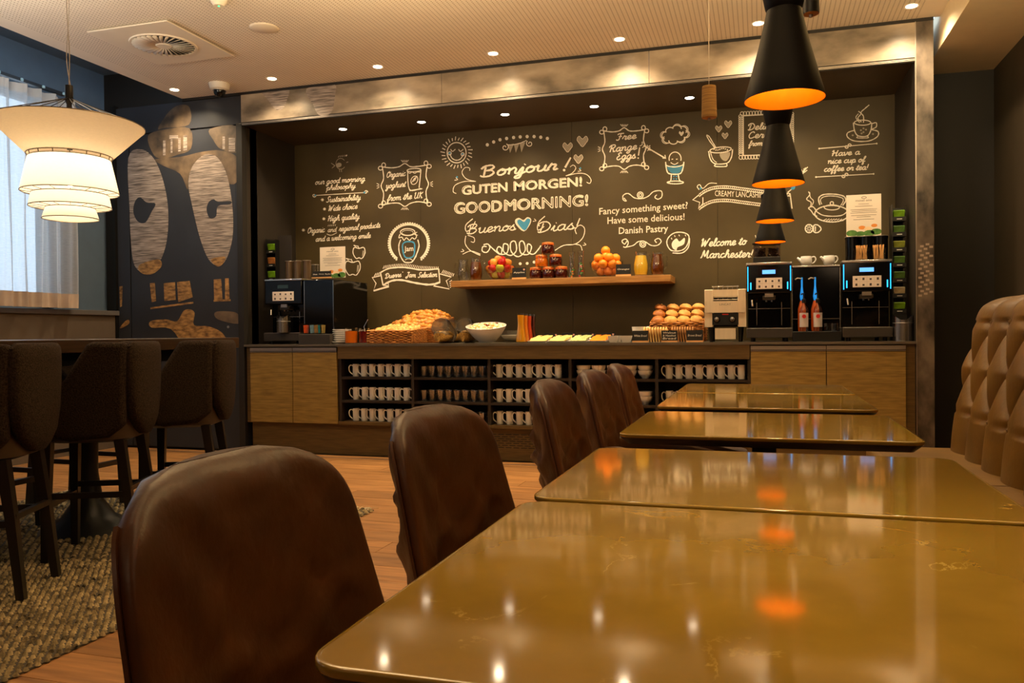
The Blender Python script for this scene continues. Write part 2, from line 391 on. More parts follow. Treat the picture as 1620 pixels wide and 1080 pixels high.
# ---- header above the niche, columns, niche shell
m_head = M('stone_print', C(186, 168, 146), .32, c2=C(64, 56, 46), scale=2.2, stretch=(1, 1, 2.2), detail=8, bump=.03, bscale=20, world=True)
hd = E('beam', (0, YW, ZH)); tag(hd, kind=ST)
xs = [xc+.05, at(700, 200, Y=YW).x, at(1027, 100, Y=YW).x, XR]
for a, b in zip(xs, xs[1:]): box('header_panel', m_head, a+.0015, b-.0015, -.01, .05, .012, .245, hd)
for k, z in enumerate((0, -.009)):
    box('track', m_alu, xc+.03, XR, -.012, .0, z-.0025, z+.0025, hd)
box('lintel', m_dark, xc+.0, XR, -.006, .02, -.018, .012, hd)
decal('print_bale', [(415, 143), (455, 140), (454, 158), (447, 172), (436, 173), (424, 158)], m_bale, hd, YW-.0115).location = (0, 0, 0)
decal('print_bale', [(485, 140), (528, 133), (530, 150), (524, 178), (505, 182), (495, 165)], m_bale, hd, YW-.0115)
for o in list(hd.children):
    if o.name.startswith('print_bale'):
        o.location = (0, -YW, -ZH)
cl = E('column', (0, YW, 0)); tag(cl, kind=ST)
box('column_face', M('weave_print', C(128, 114, 100), .35, c2=C(30, 26, 24), scale=4, stretch=(2, 1, 1.2), detail=9, world=True), XR, 1.109, -.01, .62, 0, ZC-.005, cl)
box('column_edge', m_alu, XR-.003, XR+.003, -.014, -.01, 0, ZC-.02, cl)
# woven block print on the lower half
for i in range(12):
    for j in range(3):
        zz = 1.22+i*.030+j*.012; xx = XR+.012+j*.034+(i % 2)*.012
        if xx+.024 < 1.108: box('print_block', M('print_pale', C(168, 150, 136), .4), xx, xx+.022, -.0108, -.0101, zz, zz+.014, cl)
box('wall_niche_right', m_dark, XR-.004, XR, YW, YB, 0, ZH, kind=ST)
box('wall_niche_left', m_dark, XL-.06, XL-.02, YW, YB, 0, ZH+.02, kind=ST)
box('trim_6', m_nearblack, xc+.002, XL+.0, YW-.015, YW+.05, 0, ZH, kind=ST)
box('ceiling_niche', M('niche_ceiling', C(70, 58, 40), .5), XL-.06, XR+.02, YW+.02, YB+.02, ZH, ZH+.04, kind=ST)
wb = E('wall_chalkboard', (0, 0, 0)); tag(wb, kind=ST)
js = [XL-.02, at(665, 300, Y=YB).x, at(822, 300, Y=YB).x+.0, at(905, 300, Y=YB).x, at(1135, 300, Y=YB).x, XR+.01]
js = [js[0], js[1], js[3], js[4], js[5]]
for a, b in zip(js, js[1:]): box('chalk_panel', m_chalkwall, a+.0012, b-.0012, YB, YB+.02, .9, ZH, wb)
box('panel_backing', m_nearblack, XL-.05, XR+.05, YB+.015, YB+.06, 0, ZH+.02, wb)

# ---- recessed downlights
m_bulb = M('lamp_lens', (1, .9, .75), .5, emit=(1, .82, .58), es=14)
def downlight(x, y, z, label, group, power, spot=True, blend=.6, size=95, emat=m_bulb, tilt=0, r=.034):
    d = E('recessed_downlight', (x, y, z), label, 'ceiling light', group)
    MB().lathe([(r, 0), (r+.012, -.004), (r+.014, -.001), (r+.014, .004)], 24).build('trim_ring', M('ring_white', C(225, 215, 200), .5) if z > 3 else m_black, d)
    MB().lathe([(0, -.002), (r, -.002), (r, .006), (0, .006)], 20).build('lens', emat, d)
    l = lamp('ceiling_spot', 'SPOT', (x, y, z-.012), power, (1, .77, .48) if z > 3 else (1, .73, .40), spot_size=radians(size), spot_blend=blend, shadow_soft_size=.03)
    l.rotation_euler = (tilt, 0, 0)
    return d
for k in range(7):
    downlight(-4.729+.9445*k, 5.815, ZC-.0005, 'round recessed ceiling downlight in the perforated ceiling, %s from the window side' % ORD[k+1], 'ceiling downlights', 85, size=142, blend=1)
for k in range(6):
    downlight(-3.521+.75*k, 6.503, ZH-.0005, 'small downlight in the dark niche ceiling over the counter, %s from the left' % ORD[k+1], 'niche downlights', 50, size=138, blend=1)
for yy, pw in ((3.3, 14), (.9, 12)):  # added spots over the seating, out of view and without fittings
    for xx in (-3.8, -1.6, .5):
        lamp('ceiling_spot', 'SPOT', (xx, yy, ZC-.02), pw, (1, .70, .40), spot_size=radians(110), spot_blend=.7, shadow_soft_size=.04)

# ---- ceiling fittings
m_cream = M('cream_metal', C(232, 220, 200), .5, var=.02)
vt = E('ceiling_vent', (-4.03, 4.85, ZC), 'large square ceiling air vent with a round swirl grille', 'vent')
MB().box(-.325, .325, -.36, .36, -.022, -.012).build('plate', m_cream, vt, bevel=.004, smooth=True)
MB().lathe([(0, -.0225), (.21, -.0225)], 32).build('opening', m_nearblack, vt)
MB().lathe([(0, -.034), (.05, -.034), (.058, -.024)], 24).build('hub', m_cream, vt)
MB().lathe([(.205, -.022), (.208, -.030), (.222, -.030), (.226, -.022)], 40).build('ring', m_cream, vt)
vm = None
for k in range(30):
    a = 2*pi*k/30
    if vm is None:
        vm = MB().add([(.055, -.006, -.030), (.055, .006, -.024), (.207, .004, -.036), (.207, .030, -.023), (.13, -.003, -.034), (.13, .017, -.023)], [(0, 4, 5, 1), (4, 2, 3, 5)]).build('vane', m_cream, vt, solid=.002)
        o = vm
    else: o = vm.copy(); col.objects.link(o)
    o.rotation_euler = (0, 0, a)
sp = E('ceiling_speaker', (-3.206, 4.842, ZC), 'flat round white speaker flush in the ceiling', 'speaker')
MB().lathe([(0, -.010), (.085, -.009), (.095, -.004), (.098, 0)], 32).build('grille', m_cream, sp)
sm = E('smoke_detector', (-3.209, 4.36, ZC), 'white smoke detector with a tiny green light at the top edge', 'smoke detector')
MB().lathe([(0, -.035), (.03, -.035), (.045, -.02), (.055, 0)], 24).build('housing', m_cream, sm)
MB().lathe([(0, -.041), (.006, -.038), (.007, -.034)], 10, .0, .0).build('indicator', M('green_led', (.05, 1, .3), .4, emit=(.05, 1, .3), es=2), sm)
cm = E('dome_camera', (-4.273, 5.80, ZC), 'white dome security camera with dark glass dome on the ceiling', 'camera')
MB().lathe([(0, -.055), (.06, -.055), (.075, -.045), (.085, -.01), (.085, 0)], 32).build('housing', M('camera_white', C(225, 218, 205), .4), cm)
MB().lathe([(.048, -.054), (.046, -.075), (.036, -.097), (.018, -.11), (0, -.113)], 24).build('dome', m_gloss, cm)
MB().lathe([(.047, -.053), (.054, -.058), (.055, -.054)], 24).build('dome_ring', m_alu, cm)
m_rope = M('jute_wrap', C(160, 120, 60), .8, c2=C(96, 66, 30), scale=4, stretch=(1, 1, 60), bump=.4, bscale=6)
def wrapped(x, y, zb, r, h, m, label, wire=True):
    g = E('hanging_cylinder', (x, y, zb), label, 'hanging ornament')
    MB().lathe([(0, 0), (r, 0), (r*1.02, .01), (r*.93, h-.01), (r*.9, h), (0, h)], 24).build('drum', m, g)
    MB().lathe([(0, -.003), (r*.92, -.002), (r*.96, .001)], 24).build('end_disc', M('end_wood', C(170, 116, 50), .5), g)
    MB().lathe([(0, -.014), (.006, -.012), (.007, -.002)], 8).build('bolt', m_alu, g)
    MB().tube([(0, 0, h), (0, 0, ZC-zb)], .0016, 6).build('wire', m_alu, g)
p_ = at(1122, 186, Y=4.2); wrapped(p_.x, 4.2, p_.z, .037, .155, m_rope, 'cord wrapped cylinder hanging on a thin wire left of the black pendants')
p_ = at(1283, 22, Y=3.0); wrapped(p_.x, 3.0, p_.z, .027, .2, m_black, 'black cylinder with a wooden end hanging right of the nearest black pendant')

# ------------------------------------------------------------------ tiered fabric pendant
def shade_mat(name, c, es=0):
    m = bpy.data.materials.new(name); m.use_nodes = True; nt = m.node_tree; N = nt.nodes; L = nt.links; b = N['Principled BSDF']
    o = N['Material Output']; t = N.new('ShaderNodeBsdfTranslucent'); mx = N.new('ShaderNodeMixShader'); mx.inputs[0].default_value = .5
    nz = N.new('ShaderNodeTexNoise'); nz.inputs['Scale'].default_value = 60; tc = N.new('ShaderNodeTexCoord'); mp = N.new('ShaderNodeMapping'); mp.inputs['Scale'].default_value = (1, 1, 6)
    L.new(tc.outputs['Object'], mp.inputs[0]); L.new(mp.outputs[0], nz.inputs[0])
    rp = N.new('ShaderNodeValToRGB'); rp.color_ramp.elements[0].color = (*[x*.86 for x in c], 1); rp.color_ramp.elements[1].color = (*c, 1); L.new(nz.outputs[0], rp.inputs[0])
    L.new(rp.outputs[0], b.inputs['Base Color']); L.new(rp.outputs[0], t.inputs[0]); b.inputs['Roughness'].default_value = .9
    L.new(b.outputs[0], mx.inputs[1]); L.new(t.outputs[0], mx.inputs[2]); L.new(mx.outputs[0], o.inputs[0])
    return m
m_shade = shade_mat('linen_shade', C(244, 222, 186)); m_shade2 = shade_mat('glowing_linen', C(250, 238, 214))
tlx, tly = -3.185, 3.17
tl = E('tiered_pendant_lamp', (tlx, tly, 0), 'large tiered fabric pendant lamp glowing over the high table', 'pendant lamp')
K = .00303
z0 = 2.021
def tier(rt, zt_, rb, zb, mat, nm):
    MB().lathe([(rb, zb), ((rt+rb)/2, (zt_+zb)/2), (rt, zt_)], 56).build(nm, mat, tl, fix=False)
    for r, z in ((rb, zb), (rt, zt_)):
        if nm != 'brim' or r == rt: pass
        pts = [(r*cos(2*pi*i/48), r*sin(2*pi*i/48), z) for i in range(49)]
        MB().tube(pts, .0022, 5, False).build('shade_rim', m_rimw, tl)
m_rimw = M('bronze_wire', C(110, 90, 62), .4, metal=.6)
tier(.335, z0, .186, z0-.150, m_shade, 'brim')
tier(.180, z0-.165, .214, z0-.325, m_shade2, 'shade')
tier(.168, z0-.335, .180, z0-.395, m_shade2, 'shade')
tier(.108, z0-.400, .124, z0-.452, m_shade2, 'shade')
sp_ = MB()
for k in range(16):
    a = 2*pi*k/16
    for r1, r2, z in ((.214, .168, z0-.328), (.180, .108, z0-.397)):
        sp_.tube([(r1*cos(a), r1*sin(a), z), (r2*cos(a), r2*sin(a), z-.004)], .0016, 4)
    sp_.tube([(.183*cos(a), .183*sin(a), z0-.150), (.180*cos(a), .180*sin(a), z0-.166)], .0022, 4)
o = sp_.build('spokes', m_rimw, tl); o['kind'] = 'stuff'
for k in range(14):
    a = 2*pi*k/14+.2
    MB().tube([(.016*cos(a), .016*sin(a), z0+.125), (.333*cos(a), .333*sin(a), z0)], .0022, 5).build('wire', m_darkwood, tl)
MB().lathe([(0, z0+.19), (.018, z0+.19), (.018, z0+.11), (.012, z0+.10), (.012, z0-.12), (0, z0-.12)], 16).build('stem', m_darkwood, tl)
MB().tube(smoothpts([(0, 0, z0+.19), (.006, 0, z0+.35), (-.008, 0, z0+.6), (.004, 0, z0+.9), (0, 0, ZC)], 6), .0022, 6).build('cable', m_alu, tl)
MB().tube(smoothpts([(0, .01, z0+.19), (-.012, 0, z0+.33), (.008, 0, z0+.58), (-.002, 0, z0+.95), (.01, 0, ZC)], 6), .0018, 6).build('cable', M('clear_cable', C(180, 170, 160), .3), tl)
MB().lathe([(0, z0-.16), (.03, z0-.18), (.045, z0-.23), (.03, z0-.28), (0, z0-.30)], 16).build('bulb', M('bulb_glow', (1, .9, .8), .5, emit=(1, .78, .5), es=10), tl)
lamp('tier_lamp_glow', 'POINT', (tlx, tly, z0-.20), 16, (1, .84, .62), shadow_soft_size=.05)
lamp('tier_lamp_glow', 'POINT', (tlx, tly, z0-.37), 3, (1, .84, .62), shadow_soft_size=.04)

# ------------------------------------------------------------------ black cone pendants over the tables
m_coneout = M('black_lacquer', C(12, 10, 9), .55, spec=.3)
m_conein = M('hammered_gold', C(255, 150, 12), .45, var=.06, scale=40)
def cone_lamp(y, x, zr, lab):
    t = E('cone_pendant_lamp', (x, y, zr), lab, 'pendant lamp', 'black cone pendants over the tables')
    MB().lathe([(.0945, 0), (.0948, .003), (.083, .045), (.060, .13), (.0435, .203), (.0415, .213)], 48).build('lower_cone', m_coneout, t, fix=False)
    MB().lathe([(.0935, .0005), (.082, .045), (.059, .13), (.042, .203), (0, .210)], 48).build('inner_lining', m_conein, t, fix=False)
    MB().lathe([(.0415, .213), (.0405, .216), (.044, .222), (.052, .262), (.058, .30), (.050, .306), (0, .307)], 40).build('upper_cone', m_coneout, t)
    MB().lathe([(0, .335), (.010, .335), (.012, .306), (0, .305)], 16).build('cord_grip', m_black, t)
    MB().tube([(0, 0, .33), (0, 0, ZC-zr)], .003, 6).build('cord', m_black, t)
    MB().lathe([(0, .135), (.012, .13), (.018, .115), (.012, .10), (0, .097)], 12).build('bulb', M('amber_bulb', (1, .8, .4), .5, emit=(1, .62, .2), es=7), t)
    lamp('cone_lamp_glow', 'POINT', (x, y, zr+.085), .85, (1, .62, .22), shadow_soft_size=.02)
    lamp('cone_lamp_beam', 'SPOT', (x, y, zr+.02), 22, (1, .73, .36), spot_size=radians(84), spot_blend=1, shadow_soft_size=.03)
for k, (px, py, r) in enumerate(((1241, 158, 61.5), (1231, 291, 40), (1226, 350, 29), (1218.5, 383, 23.5))):
    dd = FPX*.0945/r
    v = _F*FPX+_R*(px-810)-_V*(py-540); P = CAM+v*(dd/FPX)
    cone_lamp(P.y, P.x, P.z, 'black cone pendant lamp with orange inside, %s in the row' % ('nearest', 'second nearest', 'third nearest', 'farthest')[k])

cone_lamp(1.02, .045, 1.563, 'black cone pendant lamp above the table nearest the camera, first of the row')
# ------------------------------------------------------------------ high table, stools, rug
ht = E('high_table', (-3.35, 2.7, 0), 'long dark wooden high table behind the bar stools', 'table')
box('tabletop', M('dark_stained_top', C(62, 44, 30), .3, c2=C(44, 30, 20), scale=4, stretch=(20, 1, 20)), -.40, .40, -1.6, 1.46, .928, .988, ht, bevel=.003)
box('apron', m_black, -.30, .34, -1.5, 1.40, .868, .928, ht)
for y in (.72, -.9):
    MB().lathe([(0, .87), (.055, .87), (.05, .30), (.07, .16), (.13, .07), (.22, .02), (.24, .005), (.24, .001), (0, .001)], 28, 0, y, 0).build('pedestal', m_black, ht)
cb = MB().tube(smoothpts([(.1, .15, .87), (.12, .2, .82), (.12, .35, .80), (.12, .42, .83), (.13, .46, .60), (.12, .46, .50)], 5), .006, 6)
cb.build('cable', m_black, ht)

def superring(cx, cy, a, b, n=24, p=3.0):
    r = []
    for i in range(n):
        t = 2*pi*i/n; c_, s_ = cos(t), sin(t)
        r.append((cx+a*math.copysign(abs(c_)**(2/p), c_), cy+b*math.copysign(abs(s_)**(2/p), s_)))
    return r
m_under = M('taupe_leather', C(66, 50, 36), .5, var=.12)
m_seatblue = M('dark_leather_seat', C(60, 58, 58), .35)
bs = E('bar_stool', (0, 0, 0), 'x', 'bar stool', 'tweed bar stools along the high table')
# side wings: outline in (x, z), slanted front edge
wing = [(-.19, .60), (-.205, .962), (-.06, .966), (-.035, .955), (.06, .80), (.14, .735), (.20, .70), (.215, .64), (.20, .565), (.04, .53), (-.12, .545)]
for s in (-1, 1):
    MB().prism(wing, s*.150, s*.212, 'y').build('side_wing', m_fabric, bs, bevel=.022, seg=3)
rings = []
for z, hw, tx in ((.545, .05, .018), (.57, .10, .026), (.62, .155, .034), (.70, .188, .036), (.80, .198, .036), (.90, .20, .034), (.945, .197, .030), (.962, .180, .018), (.966, .14, .006)):
    rings.append([(x-.215-.03*(z-.55)+.35*y*y, y, z) for x, y in superring(0, 0, tx, hw, 28, 3.2)])
MB().loft(rings).build('backrest', m_fabric, bs)
rings = []
for z, a, b in ((.520, .16, .16), (.535, .20, .195), (.60, .205, .205), (.655, .19, .19)):
    rings.append([(x+.0, y, z) for x, y in superring(0, 0, a, b, 28, 3.5)])
MB().loft(rings).build('seat_shell', m_under, bs)
rings = []
for z, a, b in ((.650, .18, .145), (.672, .20, .148), (.690, .19, .140), (.697, .15, .11)):
    rings.append([(x+.012, y, z) for x, y in superring(0, 0, a, b, 28, 3.5)])
MB().loft(rings).build('seat_cushion', m_seatblue, bs)
for sx in (-1, 1):
    for sy in (-1, 1):
        x1, y1 = (.150, .15*sy) if sx > 0 else (-.150, .14*sy); x0 = .16 if sx > 0 else -.215
        mb = MB(); rr = []
        for z, k in ((.53, 0), (.30, .5), (.0, 1)):
            cx = x1+(x0-x1)*k; cy = y1+.012*sy*k; hw = .021-.006*k
            rr.append([(cx-hw, cy-hw, z), (cx+hw, cy-hw, z), (cx+hw, cy+hw, z), (cx-hw, cy+hw, z)])
        mb.loft(rr).build('leg', m_darkwood, bs, smooth=False)
box('footrest', m_darkwood, .140, .170, -.15, .15, .235, .262, bs)
for s in (-1, 1): box('stretcher', m_darkwood, -.19, .155, s*.155-.009, s*.155+.009, .275, .30, bs)
box('stretcher', m_darkwood, -.20, -.18, -.15, .15, .30, .322, bs)
RS = radians(204)
names = ['brown tweed bar stool at the left edge, cut by the frame', 'brown tweed bar stool nearest the front leather chair, middle of the three', 'brown tweed bar stool farthest back, beside the print panels']
for k in range(3):
    loc = (-2.93, 2.455+.59*k, .012)
    if k == 0:
        bs.location = loc; bs.rotation_euler.z = RS; bs['label'] = names[0]; o = bs
    else: o = clone(bs, loc, names[k])
for k, y in enumerate((3.23, 3.82)):
    o = clone(bs, (-3.80, y, .012), 'dark bar stool on the window side of the high table, %s' % ('near one' if k == 0 else 'far one'), rz=0.0)
# rug with a thick knotted weave
m_rug = M('wool_rug', C(120, 110, 84), .95, c2=C(46, 44, 40), scale=55, stretch=(1, .35, 1), detail=2, world=True, spec=.1)
rug = E('woven_rug', (0, 0, 0), 'thick woven grey and cream rug under the high table', 'rug')
box('rug_base', M('rug_backing', C(70, 62, 50), .95), -4.32, -2.105, 1.34, 4.2, 0.001, .006, rug)
m_yarn = M('rug_yarn', C(206, 184, 138), .95, c2=C(30, 28, 26), scale=24, stretch=(1, 1, 1), detail=4, world=True, spec=.1)
mb = MB(); rnd = random.Random(3)
yy = 1.35; row = 0
while yy < 4.2:
    stp = .030 if yy < 2.9 else .042
    xx = -2.105-(row % 2)*stp*.5
    xmin = -4.3
    while xx > xmin:
        L_ = stp*.62; h = .0075+rnd.random()*.005; w_ = .0085*(stp/.03); a = .5+rnd.uniform(-.2, .2)
        dx, dy = cos(a)*L_/2, sin(a)*L_/2; nx, ny = -sin(a)*w_, cos(a)*w_
        x_, y_ = xx+rnd.uniform(-.003, .003), yy+rnd.uniform(-.003, .003)
        mb.add([(x_-dx*1.2, y_-dy*1.2, .005), (x_-dx*.5+nx, y_-dy*.5+ny, .005), (x_+dx*.5+nx, y_+dy*.5+ny, .005), (x_+dx*1.2, y_+dy*1.2, .005), (x_+dx*.5-nx, y_+dy*.5-ny, .005), (x_-dx*.5-nx, y_-dy*.5-ny, .005),
                (x_-dx*.45, y_-dy*.45, .006+h), (x_+dx*.45, y_+dy*.45, .006+h)],
               [(0, 1, 6), (1, 2, 7, 6), (2, 3, 7), (3, 4, 7), (4, 5, 6, 7), (5, 0, 6)])
        xx -= stp
    yy += stp*.62; row += 1
o = mb.build('yarn_loops', m_yarn, rug, fix=False); o['kind'] = 'stuff'
mb = MB()
for i in range(150):
    x_ = -4.3+i*.0146+rnd.uniform(-.004, .004); l_ = rnd.uniform(.05, .085)
    mb.tube([(x_, 4.19, .006), (x_+rnd.uniform(-.02, .02), 4.19+l_*.5, .010), (x_+rnd.uniform(-.04, .04), 4.19+l_, .004)], .0025, 4)
o = mb.build('fringe', M('rug_fringe', C(200, 186, 156), .95), rug); o['kind'] = 'stuff'

# ------------------------------------------------------------------ stone topped tables
m_stone = M('polished_stone', C(150, 118, 42), .075, c2=C(132, 103, 34), scale=9, detail=5, spec=.5, coat=.25)
def veins(m):
    nt = m.node_tree; N = nt.nodes; L = nt.links; b = N['Principled BSDF']
    g = N.new('ShaderNodeNewGeometry'); n1 = N.new('ShaderNodeTexNoise'); n1.inputs['Scale'].default_value = 3.2; n1.inputs['Detail'].default_value = 7; n1.inputs['Roughness'].default_value = .62; n1.inputs['Distortion'].default_value = .9
    L.new(g.outputs['Position'], n1.inputs['Vector'])
    r1 = N.new('ShaderNodeValToRGB'); e = r1.color_ramp.elements; e[0].position = .492; e[0].color = (0, 0, 0, 1); e[1].position = .505; e[1].color = (0, 0, 0, 1)
    k = e.new(.4975); k.color = (1, 1, 1, 1); L.new(n1.outputs['Fac'], r1.inputs[0])
    n2 = N.new('ShaderNodeTexNoise'); n2.inputs['Scale'].default_value = 7; n2.inputs['Detail'].default_value = 3; L.new(g.outputs['Position'], n2.inputs['Vector'])
    r2 = N.new('ShaderNodeValToRGB'); r2.color_ramp.elements[0].position = .55; r2.color_ramp.elements[1].position = .68; L.new(n2.outputs['Fac'], r2.inputs[0])
    mu = N.new('ShaderNodeMath'); mu.operation = 'MULTIPLY'; L.new(r1.outputs[0], mu.inputs[0]); L.new(r2.outputs[0], mu.inputs[1])
    mx = N.new('ShaderNodeMix'); mx.data_type = 'RGBA'; L.new(mu.outputs[0], mx.inputs[0]); src = b.inputs['Base Color'].links[0].from_socket
    L.new(src, mx.inputs[6]); mx.inputs[7].default_value = (*C(196, 166, 88), 1); L.new(mx.outputs[2], b.inputs['Base Color'])
veins(m_stone)
TX0, TX1 = -.330, .342
TY = [(.53, 1.144), (1.164, 1.712), (1.941, 2.533), (2.688, 3.298), (3.327, 3.90)]
tn = ['nearest the camera, filling the lower right', 'second from the camera, against the nearest one', 'third from the camera, with gaps on both sides', 'fourth from the camera, showing bread rolls reflected', 'farthest from the camera, before the counter']
for k, (y0, y1) in enumerate(TY):
    t = E('dining_table', ((TX0+TX1)/2, (y0+y1)/2, 0), 'olive stone topped dining table %s' % tn[k], 'table', 'stone topped tables in a row')
    hx, hy = (TX1-TX0)/2, (y1-y0)/2
    def rr_(inset, r=.035):
        pts = []
        for cx, cy, a0 in ((1, 1, 0), (-1, 1, 90), (-1, -1, 180), (1, -1, 270)):
            for i in range(7):
                a = radians(a0+15*i); pts.append((cx*(hx-r)+(r-inset)*cos(a), cy*(hy-r)+(r-inset)*sin(a)))
        return pts
    zt_ = ZCT
    rings = [[(x, y, z) for x, y in rr_(i_)] for i_, z in ((.030, zt_), (.006, zt_), (.0022, zt_), (.0006, zt_-.0006), (0, zt_-.0022), (.0, zt_-.007), (.002, zt_-.009))]
    MB().loft(rings).build('tabletop', m_stone, t, ang=60)
    rings = [[(x, y, z) for x, y in rr_(i_)] for i_, z in ((.002, zt_-.009), (.004, zt_-.012), (.022, zt_-.026), (.034, zt_-.026))]
    MB().loft(rings).build('underside', m_darkwood, t, ang=20)
    box('column', m_black, -.03, .03, -.03, .03, .03, zt_-.026, t)
    box('base_plate', m_black, -.21, .21, -.21, .21, .002, .014, t, bevel=.003)
    for sx in (-1, 1): box('support_arm', m_black, min(0, sx*.24), max(0, sx*.24), -.02, .02, zt_-.042, zt_-.0265, t)

# ------------------------------------------------------------------ leather chairs
ch = E('leather_chair', (0, 0, 0), 'x', 'chair', 'brown leather chairs along the tables')
def wrk(y, z, s):
    a = .0030*sin(46*y+9*sin(6*z+1.3))*(.4+.6*max(0, min(1, (.86-z)/.1)))
    a += .006*math.exp(-((z-.60-.25*abs(y)+.02*sin(30*y))/.018)**2)
    for cy, sl, amp, w_ in ((.10, -.55, .007, .016), (-.02, .35, .006, .02), (-.12, .8, .006, .018), (.17, -1.1, .006, .014), (.05, .9, .005, .015)):
        d = (y-cy-sl*(z-.66)); a += amp*math.exp(-(d/w_)**2)*math.exp(-((z-.68)/.13)**2)
    a += .0022*sin(90*y+40*z+3*sin(20*z))*math.exp(-((z-.58)/.06)**2)
    return a*s*2.9*max(0, 1-(abs(y)/.235)**3)
rings = []; NZ = 44
for j in range(NZ):
    v = j/(NZ-1); z = .40+.456*v
    hw = .250
    hw *= 1-.13*max(0, z-.56)/.3
    if z > .72: hw *= max(.0, 1-((z-.72)/.1385)**3.4)**(1/2.9)
    hw = max(hw, .02)
    t_ = .030*(1 if z < .80 else max(.15, sqrt(max(0, 1-((z-.80)/.0575)**2))))
    ring = []
    for x, y in superring(0, 0, t_, hw, 64, 2.7):
        ln = -.055*(z-.5)/.35
        e = (abs(y)/.25)
        wr = wrk(y, z, 1)*(1 if x < 0 else .4)*(-1 if x < 0 else 1)*max(0, 1-e**6)
        ring.append((x+ln+.95*y*y*(1.0+.8*(.85-z))+wr, y, z+.012*sin(4*y)*0))
    rings.append(ring)
bk = MB().loft(rings).build('backrest', m_leather, ch, ang=60)
# piping seam around the backrest edge
for s in (-1, 1):
    pts = []
    for j in range(2, NZ-4):
        v = j/(NZ-1); r_ = rings[j]; q = r_[16 if s > 0 else 48]; pts.append((q[0]-.010, q[1]*1.0, q[2]))
    MB().tube(pts, .0035, 5).build('piping', m_leather, ch)
# tub shell below: wraps round the back and runs forward as low arms
rings = []; NT = 60
for i in range(NT):
    s = -1+2*i/(NT-1); th = s*radians(90)
    # plan curve: straight arm, round back, straight arm
    if abs(s) < .5:
        a = s/.5*pi/2; X_ = .235-.240*abs(cos(a))**(2/2.8); Y_ = .244*math.copysign(abs(sin(a))**(2/2.8), sin(a)); nx, ny = -cos(a), sin(a)
    else:
        q = (abs(s)-.5)/.5; X_ = .235+.27*q; Y_ = math.copysign(.244-.010*q*q, s); nx, ny = 0, math.copysign(1, s)
    q = max(0, (abs(s)-.3)/.7)
    top = .585-.08*q**1.2+.02*math.exp(-((abs(s)-.4)/.12)**2); bot = .385+.01*q
    tk = .024
    ring = []
    for k in range(20):
        a = 2*pi*k/20; c_, s_ = cos(a), sin(a)
        u = tk*math.copysign(abs(c_)**.6, c_); h = (top+bot)/2+(top-bot)/2*math.copysign(abs(s_)**.55, s_)
        wv = .006*sin(26*s+18*h+2*sin(40*h))*max(0, c_)+.004*sin(60*s-30*h)*max(0, c_)
        ring.append((X_+nx*(u+wv), Y_+ny*(u+wv), h))
    rings.append(ring)
MB().loft(rings).build('tub_shell', m_leather, ch, ang=60)
rings = []
for z, a, b in ((.375, .20, .21), (.385, .245, .235), (.42, .255, .243), (.455, .262, .243), (.475, .25, .235), (.482, .20, .19), (.478, .05, .05)):
    rings.append([(x+.275, y, z+(.006*sin(9*x+14*y) if z > .45 else 0)) for x, y in superring(0, 0, a, b, 40, 3.6)])
MB().loft(rings).build('seat_cushion', m_leather, ch)
for sx, sy in ((.10, .18), (.10, -.18), (.44, .18), (.44, -.18)):
    MB().tube([(sx, sy, .39), (sx+(.05 if sx > .3 else -.07), sy*1.25, .0)], [.016, .010], 10).build('leg', m_black, ch)
cy_ = [.85, 1.49, 2.42, 3.08, 3.69]
cn = ['large in the foreground before the first table', 'second from the camera, at the second table', 'third from the camera, at the third table', 'fourth from the camera, before the white bowls', 'farthest from the camera, at the last table']
for k, y in enumerate(cy_):
    L_ = 'wrinkled brown leather chair, '+cn[k]
    rz = (.02, -.03, .03, -.02, .03)[k]
    if k == 0: ch.location = (-.585, y, 0); ch['label'] = L_; ch.rotation_euler.z = rz
    else: clone(ch, (-.585, y, 0), L_, rz=rz)

# ------------------------------------------------------------------ tufted bench
bn = E('upholstered_bench', (0, 0, 0), 'long tufted tan leather bench against the right wall', 'bench')
Y0, Y1 = .1, 4.2
def bx(z):
    pts = [(.44, .876), (.70, .905), (.885, .942), (1.02, .972), (1.086, .994), (1.118, 1.03), (1.128, 1.08), (1.12, 1.20)]
    return pts
prof = smoothpts([(.44, .862), (.56, .872), (.70, .892), (.82, .914), (.93, .938), (1.03, .962), (1.09, .985), (1.118, 1.02), (1.128, 1.07), (1.126, 1.14), (1.10, 1.24)], 6)
acc = [0]
for a, b in zip(prof, prof[1:]): acc.append(acc[-1]+math.dist(a, b))
def pp(v):
    t = v*acc[-1]
    for i in range(len(acc)-1):
        if acc[i+1] >= t or i == len(acc)-2:
            k = (t-acc[i])/(acc[i+1]-acc[i]); a, b = prof[i], prof[i+1]
            n = Vector((b[0]-a[0], b[1]-a[1])).normalized()
            return a[0]+(b[0]-a[0])*k, a[1]+(b[1]-a[1])*k, (n.x, n.y), t
PY = .27; PZ = .17
def tuft(u, v):
    y = Y1-(Y1-Y0)*u; z, x, (nz_, nx_), t = pp(v)
    a = (y-Y1)/PY; b = (t-.22)/PZ
    seam = abs(cos(pi*(a+.5)))           # vertical channels
    if .18 < t < .60:
        p, q = a+b*.5+.0, a-b*.5
        d = min(abs(sin(pi*p)), abs(sin(pi*q)))
        h = d**.45
    else:
        h = abs(sin(pi*(a+(0 if t < .3 else (.5 if int(round((.60-.22)/PZ)) % 2 else 0)))))**.45
    k = 1
    h = .050*h
    ed = min(1, (Y1-y)/.05); off = h*k*ed-.05*(1-ed)**2*.5
    return (x-nz_*off*1.0, y-0*nx_, z+nx_*off*.3)
mb = MB().grid(420, 90, tuft)
mb.build('backrest', m_leatherb, bn, ang=80, fix=False)
pr = [(x+.02, z) for z, x, *_ in [pp(i/20) for i in range(21)]]+[(1.30, 1.06), (1.30, .10), (.9, .10)]
